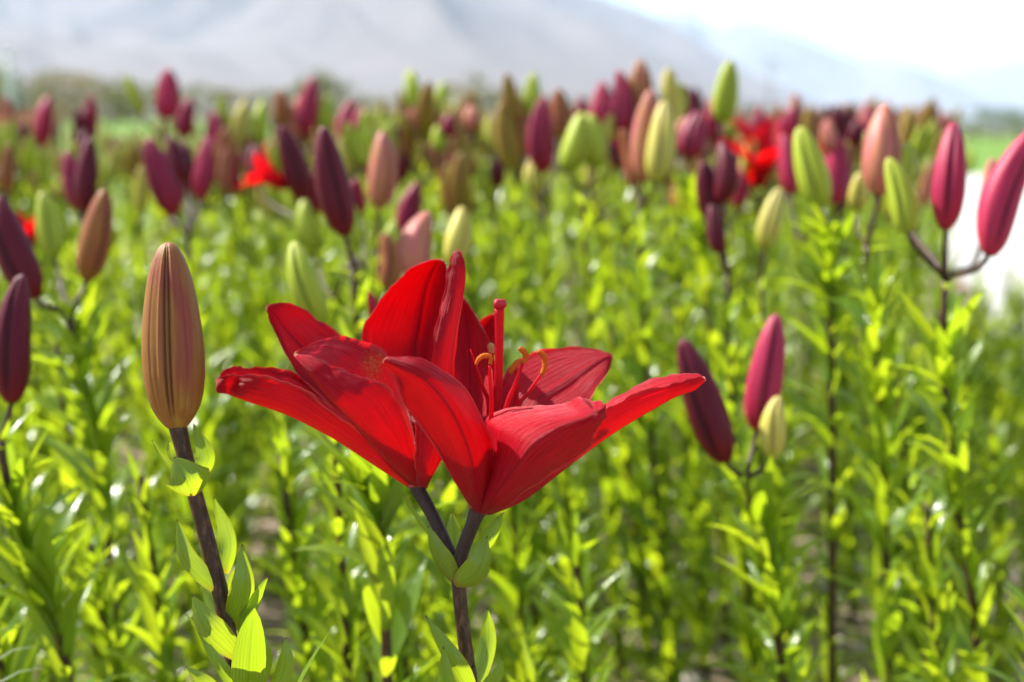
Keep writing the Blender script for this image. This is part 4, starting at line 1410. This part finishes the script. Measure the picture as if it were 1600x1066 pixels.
# ------------------------------------------------------------------ pale grass blades at the lower left
M['pale_grass'] = leaf_material('grass_pale', (0.30, 0.36, 0.24), (0.42, 0.46, 0.34), (0.4, 0.5, 0.25), (0.5, 0.56, 0.32))
gb = np.array(pix(-120, 1320, 0.80)); gb = np.array([gb[0], gb[1], 0.0])
tuft = thing('grass_tuft', gb, 'tuft of pale silvery grass blades at the foot of the leftmost maroon bud plant', 'grass')
for (x1, y1, dd) in ((56, 1010, 0.80), (67, 1044, 0.78), (15, 981, 0.82), (16, 914, 0.84), (-20, 960, 0.8), (-60, 900, 0.83), (-90, 930, 0.77)):
    tipw = np.array(pix(x1, y1, dd))
    pth = bez(gb, gb + np.array([0, 0, tipw[2] * 0.6]), tipw + np.array([-0.06, 0, 0.0]), tipw, 14)
    Tn = np.gradient(pth, axis=0); Tn /= np.linalg.norm(Tn, axis=1)[:, None]
    sd_ = np.cross(Tn, np.array([0.2, 1, 0.3])); sd_ /= np.linalg.norm(sd_, axis=1)[:, None]
    Vb = []
    for i in range(14):
        w = 0.0022 * (1 - (i / 13) ** 2) + 0.0001
        up_ = np.cross(sd_[i], Tn[i])
        Vb += [pth[i] - sd_[i] * w + up_ * w * 0.5 - gb, pth[i] - gb, pth[i] + sd_[i] * w + up_ * w * 0.5 - gb]
    UVb = [(i / 13, s) for i in range(14) for s in (0, 0.5, 1)]
    obj('blade', make_mesh('blade', np.array(Vb), grid_faces(14, 3), [M['pale_grass']], np.array(UVb)), tuft)


# ------------------------------------------------------------------ far hedge and trees
def foliage_material(name, c0, c1):
    k = N(name)
    pos = k.n('NewGeometry').outputs['Position']
    c = k.mix(k.math('ADD', k.math('MULTIPLY', k.noise(pos, 1.2, 3), 0.7), k.math('MULTIPLY', k.rand(), 0.4), clamp=True), c0, c1)
    return k.done(k.mixsh(0.4, k.principled(c, 0.6, 0.2), k.translucent(c)))


M['tree_green'] = foliage_material('tree_green', (0.075, 0.120, 0.030), (0.15, 0.19, 0.045))
M['tree_tan'] = foliage_material('tree_tan', (0.20, 0.165, 0.08), (0.34, 0.29, 0.15))
M['tree_olive'] = foliage_material('tree_olive', (0.14, 0.155, 0.055), (0.24, 0.235, 0.095))
M['bark'] = plain('bark', (0.10, 0.075, 0.05), 0.9, 0.2, nscale=12.0)


def tree(px, dist, top_py, w, mat, label, grp, seed):
    r_ = np.random.default_rng(seed)
    az, el = az_el(px, top_py)
    H = max(1.2, CAM_H + dist * el)
    bx_, by_ = dist * math.sin(az), dist * math.cos(az)
    kd = 'shrub' if 'bush' in label else 'tree'
    t = thing(kd, (bx_, by_, 0), label, kd, grp)
    V, F = tube_arrays([(0, 0, -0.1), (0.02 * H, 0, H * 0.25), (0, 0.03 * H, H * 0.5), (0.03 * H, 0, H * 0.8)], [0.035 * H, 0.028 * H, 0.018 * H, 0.006 * H], 7)
    Vs = [V]; Fs = F; off = len(V)
    for q in range(6):
        a = q * 1.05 + r_.uniform(-0.3, 0.3); z0 = H * r_.uniform(0.15, 0.45)
        V, F = tube_arrays([(0, 0, z0), (math.cos(a) * w * 0.2, math.sin(a) * w * 0.2, z0 + H * 0.18), (math.cos(a) * w * 0.38, math.sin(a) * w * 0.38, z0 + H * 0.3)], [0.016 * H, 0.010 * H, 0.004 * H], 5, off)
        Vs.append(V); Fs += F; off += len(V)
    obj('trunk', make_mesh('trunk', np.vstack(Vs), Fs, [M['bark']]), t)
    nclump = 26
    cc = []
    for q in range(nclump):
        a = r_.uniform(0, 6.28); zz = r_.uniform(0.12, 0.92)
        rr_ = w * 0.5 * math.sqrt(max(0.05, 1 - ((zz - 0.45) / 0.55) ** 2)) * math.sqrt(r_.uniform(0.1, 1))
        cc.append((rr_ * math.cos(a), rr_ * math.sin(a), zz * H))
    cc = np.array(cc)
    n = 1100
    cen = cc[r_.integers(nclump, size=n)] + r_.normal(0, 1, (n, 3)) * np.array([w * 0.085, w * 0.085, H * 0.06])
    cen[:, 2] = np.clip(cen[:, 2], 0.03, H)
    d1 = r_.normal(0, 1, (n, 3)); d1 /= np.linalg.norm(d1, axis=1)[:, None]
    d2 = np.cross(d1, r_.normal(0, 1, (n, 3))); d2 /= np.linalg.norm(d2, axis=1)[:, None]
    s = (0.035 * H * r_.uniform(0.6, 1.5, n))[:, None]
    Q = np.stack([cen - d1 * s, cen + d2 * s * 0.6, cen + d1 * s, cen - d2 * s * 0.6], 1).reshape(-1, 3)
    obj('crown', make_mesh('crown', Q, np.arange(4 * n).reshape(-1, 4), [M[mat]]), t)


sd0 = 300
for (px, dist, top, wd, mt) in [(-60, 70, 96, 4.2, 'tree_olive'), (-5, 76, 88, 4.0, 'tree_green'), (40, 72, 104, 3.4, 'tree_green'), (88, 68, 104, 3.4, 'tree_tan'), (130, 74, 112, 3.2, 'tree_tan'),
                                (172, 70, 118, 3.0, 'tree_olive'), (222, 76, 124, 3.2, 'tree_olive'), (268, 80, 128, 3.2, 'tree_green'), (320, 84, 128, 3.6, 'tree_olive'), (370, 84, 140, 3.4, 'tree_tan'),
                                (420, 86, 138, 3.2, 'tree_olive'), (484, 84, 104, 3.0, 'tree_olive'), (535, 88, 124, 2.8, 'tree_olive'), (590, 90, 146, 3.6, 'tree_olive'), (650, 92, 148, 3.8, 'tree_tan'),
                                (715, 88, 132, 3.4, 'tree_tan'), (765, 88, 116, 3.4, 'tree_olive'), (815, 92, 138, 3.8, 'tree_olive'), (880, 95, 152, 4.0, 'tree_green')]:
    sd0 += 1
    kind_word = {'tree_tan': 'dry tan', 'tree_olive': 'dull olive', 'tree_green': 'dark green'}[mt]
    tree(px, dist, top, wd, mt, kind_word + ' bush in the far hedge below the grey mountain', 'bushes of the far hedge', sd0)
for (px, dist, top, wd, mt) in [(940, 100, 152, 5, 'tree_green'), (1010, 100, 158, 5, 'tree_green'), (1085, 96, 156, 4.6, 'tree_green'), (1150, 92, 160, 4.4, 'tree_green'), (1215, 96, 164, 4.6, 'tree_olive'),
                                (1285, 92, 164, 4.2, 'tree_green'), (1340, 88, 162, 4.0, 'tree_green'), (1400, 86, 168, 4.4, 'tree_olive'), (1455, 82, 170, 4.0, 'tree_green'), (1510, 84, 178, 3.6, 'tree_olive'),
                                (1562, 74, 164, 3.4, 'tree_green'), (1615, 78, 174, 3.6, 'tree_green'), (1680, 80, 170, 4.4, 'tree_olive'), (1750, 82, 162, 4.6, 'tree_green')]:
    sd0 += 1
    kind_word = {'tree_olive': 'dull olive', 'tree_green': 'dark green'}[mt]
    tree(px, dist, top, wd, mt, kind_word + ' tree in the belt below the blue ridge', 'trees of the far belt', sd0)

# ------------------------------------------------------------------ white post and far utility pole
M['white_paint'] = plain('white_paint', (0.78, 0.78, 0.76), 0.5, 0.4, nscale=20.0, bump=0.05)
M['pole_grey'] = plain('pole_grey', (0.32, 0.31, 0.30), 0.8, 0.3, nscale=8.0)
az, el = az_el(12, 88)
dist = 46.0
post = thing('lamp_post', (dist * math.sin(az), dist * math.cos(az), 0), 'white post standing in front of the far hedge', 'post')
Hp = CAM_H + dist * el
V, F = tube_arrays([(0, 0, -0.05), (0, 0, 0.12), (0, 0, 0.14), (0, 0, Hp * 0.6), (0, 0, Hp)], [0.20, 0.20, 0.11, 0.10, 0.09], 14)
obj('pole', make_mesh('pole', V, F, [M['white_paint']]), post)
V, F = tube_arrays([(0, 0, Hp - 0.005), (0, 0, Hp + 0.05), (0, 0, Hp + 0.12), (0, 0, Hp + 0.16)], [0.10, 0.16, 0.13, 0.02], 14)
obj('cap', make_mesh('cap', V, F, [M['white_paint']]), post)
az, el = az_el(1206, 88)
dist = 165.0
pole = thing('utility_pole', (dist * math.sin(az), dist * math.cos(az), 0), 'thin grey utility pole rising above the tree belt', 'pole')
Hp = CAM_H + dist * el
V, F = tube_arrays([(0, 0, -0.05), (0, 0, Hp * 0.5), (0, 0, Hp)], [0.17, 0.14, 0.10], 10)
obj('pole', make_mesh('pole', V, F, [M['pole_grey']]), pole)
for zc in (Hp - 0.5, Hp - 1.3):
    V, F = tube_arrays([(-1.1, -0.12, zc), (0, -0.12, zc), (1.1, -0.12, zc)], [0.06, 0.06, 0.06], 6)
    arm = obj('crossarm', make_mesh('crossarm', V, F, [M['pole_grey']]), pole)
    for xc in (-1.0, -0.5, 0.5, 1.0):
        V, F = tube_arrays([(xc, -0.12, zc + 0.05), (xc, -0.12, zc + 0.14), (xc, -0.12, zc + 0.2)], [0.03, 0.055, 0.03], 8)
        obj('insulator', make_mesh('insulator', V, F, [M['white_paint']]), arm)

# ------------------------------------------------------------------ far beds: a strip of red blooms and pale blooms beyond the lilies
M['far_red'] = foliage_material('far_red', (0.30, 0.02, 0.02), (0.42, 0.05, 0.04))
M['far_yellow'] = foliage_material('far_yellow', (0.55, 0.42, 0.05), (0.62, 0.52, 0.20))


def far_bed(name, x0, x1, y0, y1, h, n, mats_, label):
    c = np.stack([rng.uniform(x0, x1, n), rng.uniform(y0, y1, n), h * rng.uniform(0.1, 1.0, n) ** 0.6], 1)
    d1 = rng.normal(0, 1, (n, 3)); d1 /= np.linalg.norm(d1, axis=1)[:, None]
    d2 = np.cross(d1, rng.normal(0, 1, (n, 3))); d2 /= np.linalg.norm(d2, axis=1)[:, None]
    s = rng.uniform(0.03, 0.08, n)[:, None]
    Q = np.stack([c - d1 * s, c + d2 * s * 0.6, c + d1 * s, c - d2 * s * 0.6], 1).reshape(-1, 3)
    mi = np.where(c[:, 2] > 0.6 * h, 1, 0)
    o = obj(name, make_mesh(name, Q, np.arange(4 * n).reshape(-1, 4), mats_, midx=mi))
    tag(o, label, 'flowers', kind='stuff')


far_bed('red_flower_bed', -26, -17, 48, 54, 0.55, 5000, [M['leaf'], M['far_red']], 'distant strip of red blooms at the edge of the green field')
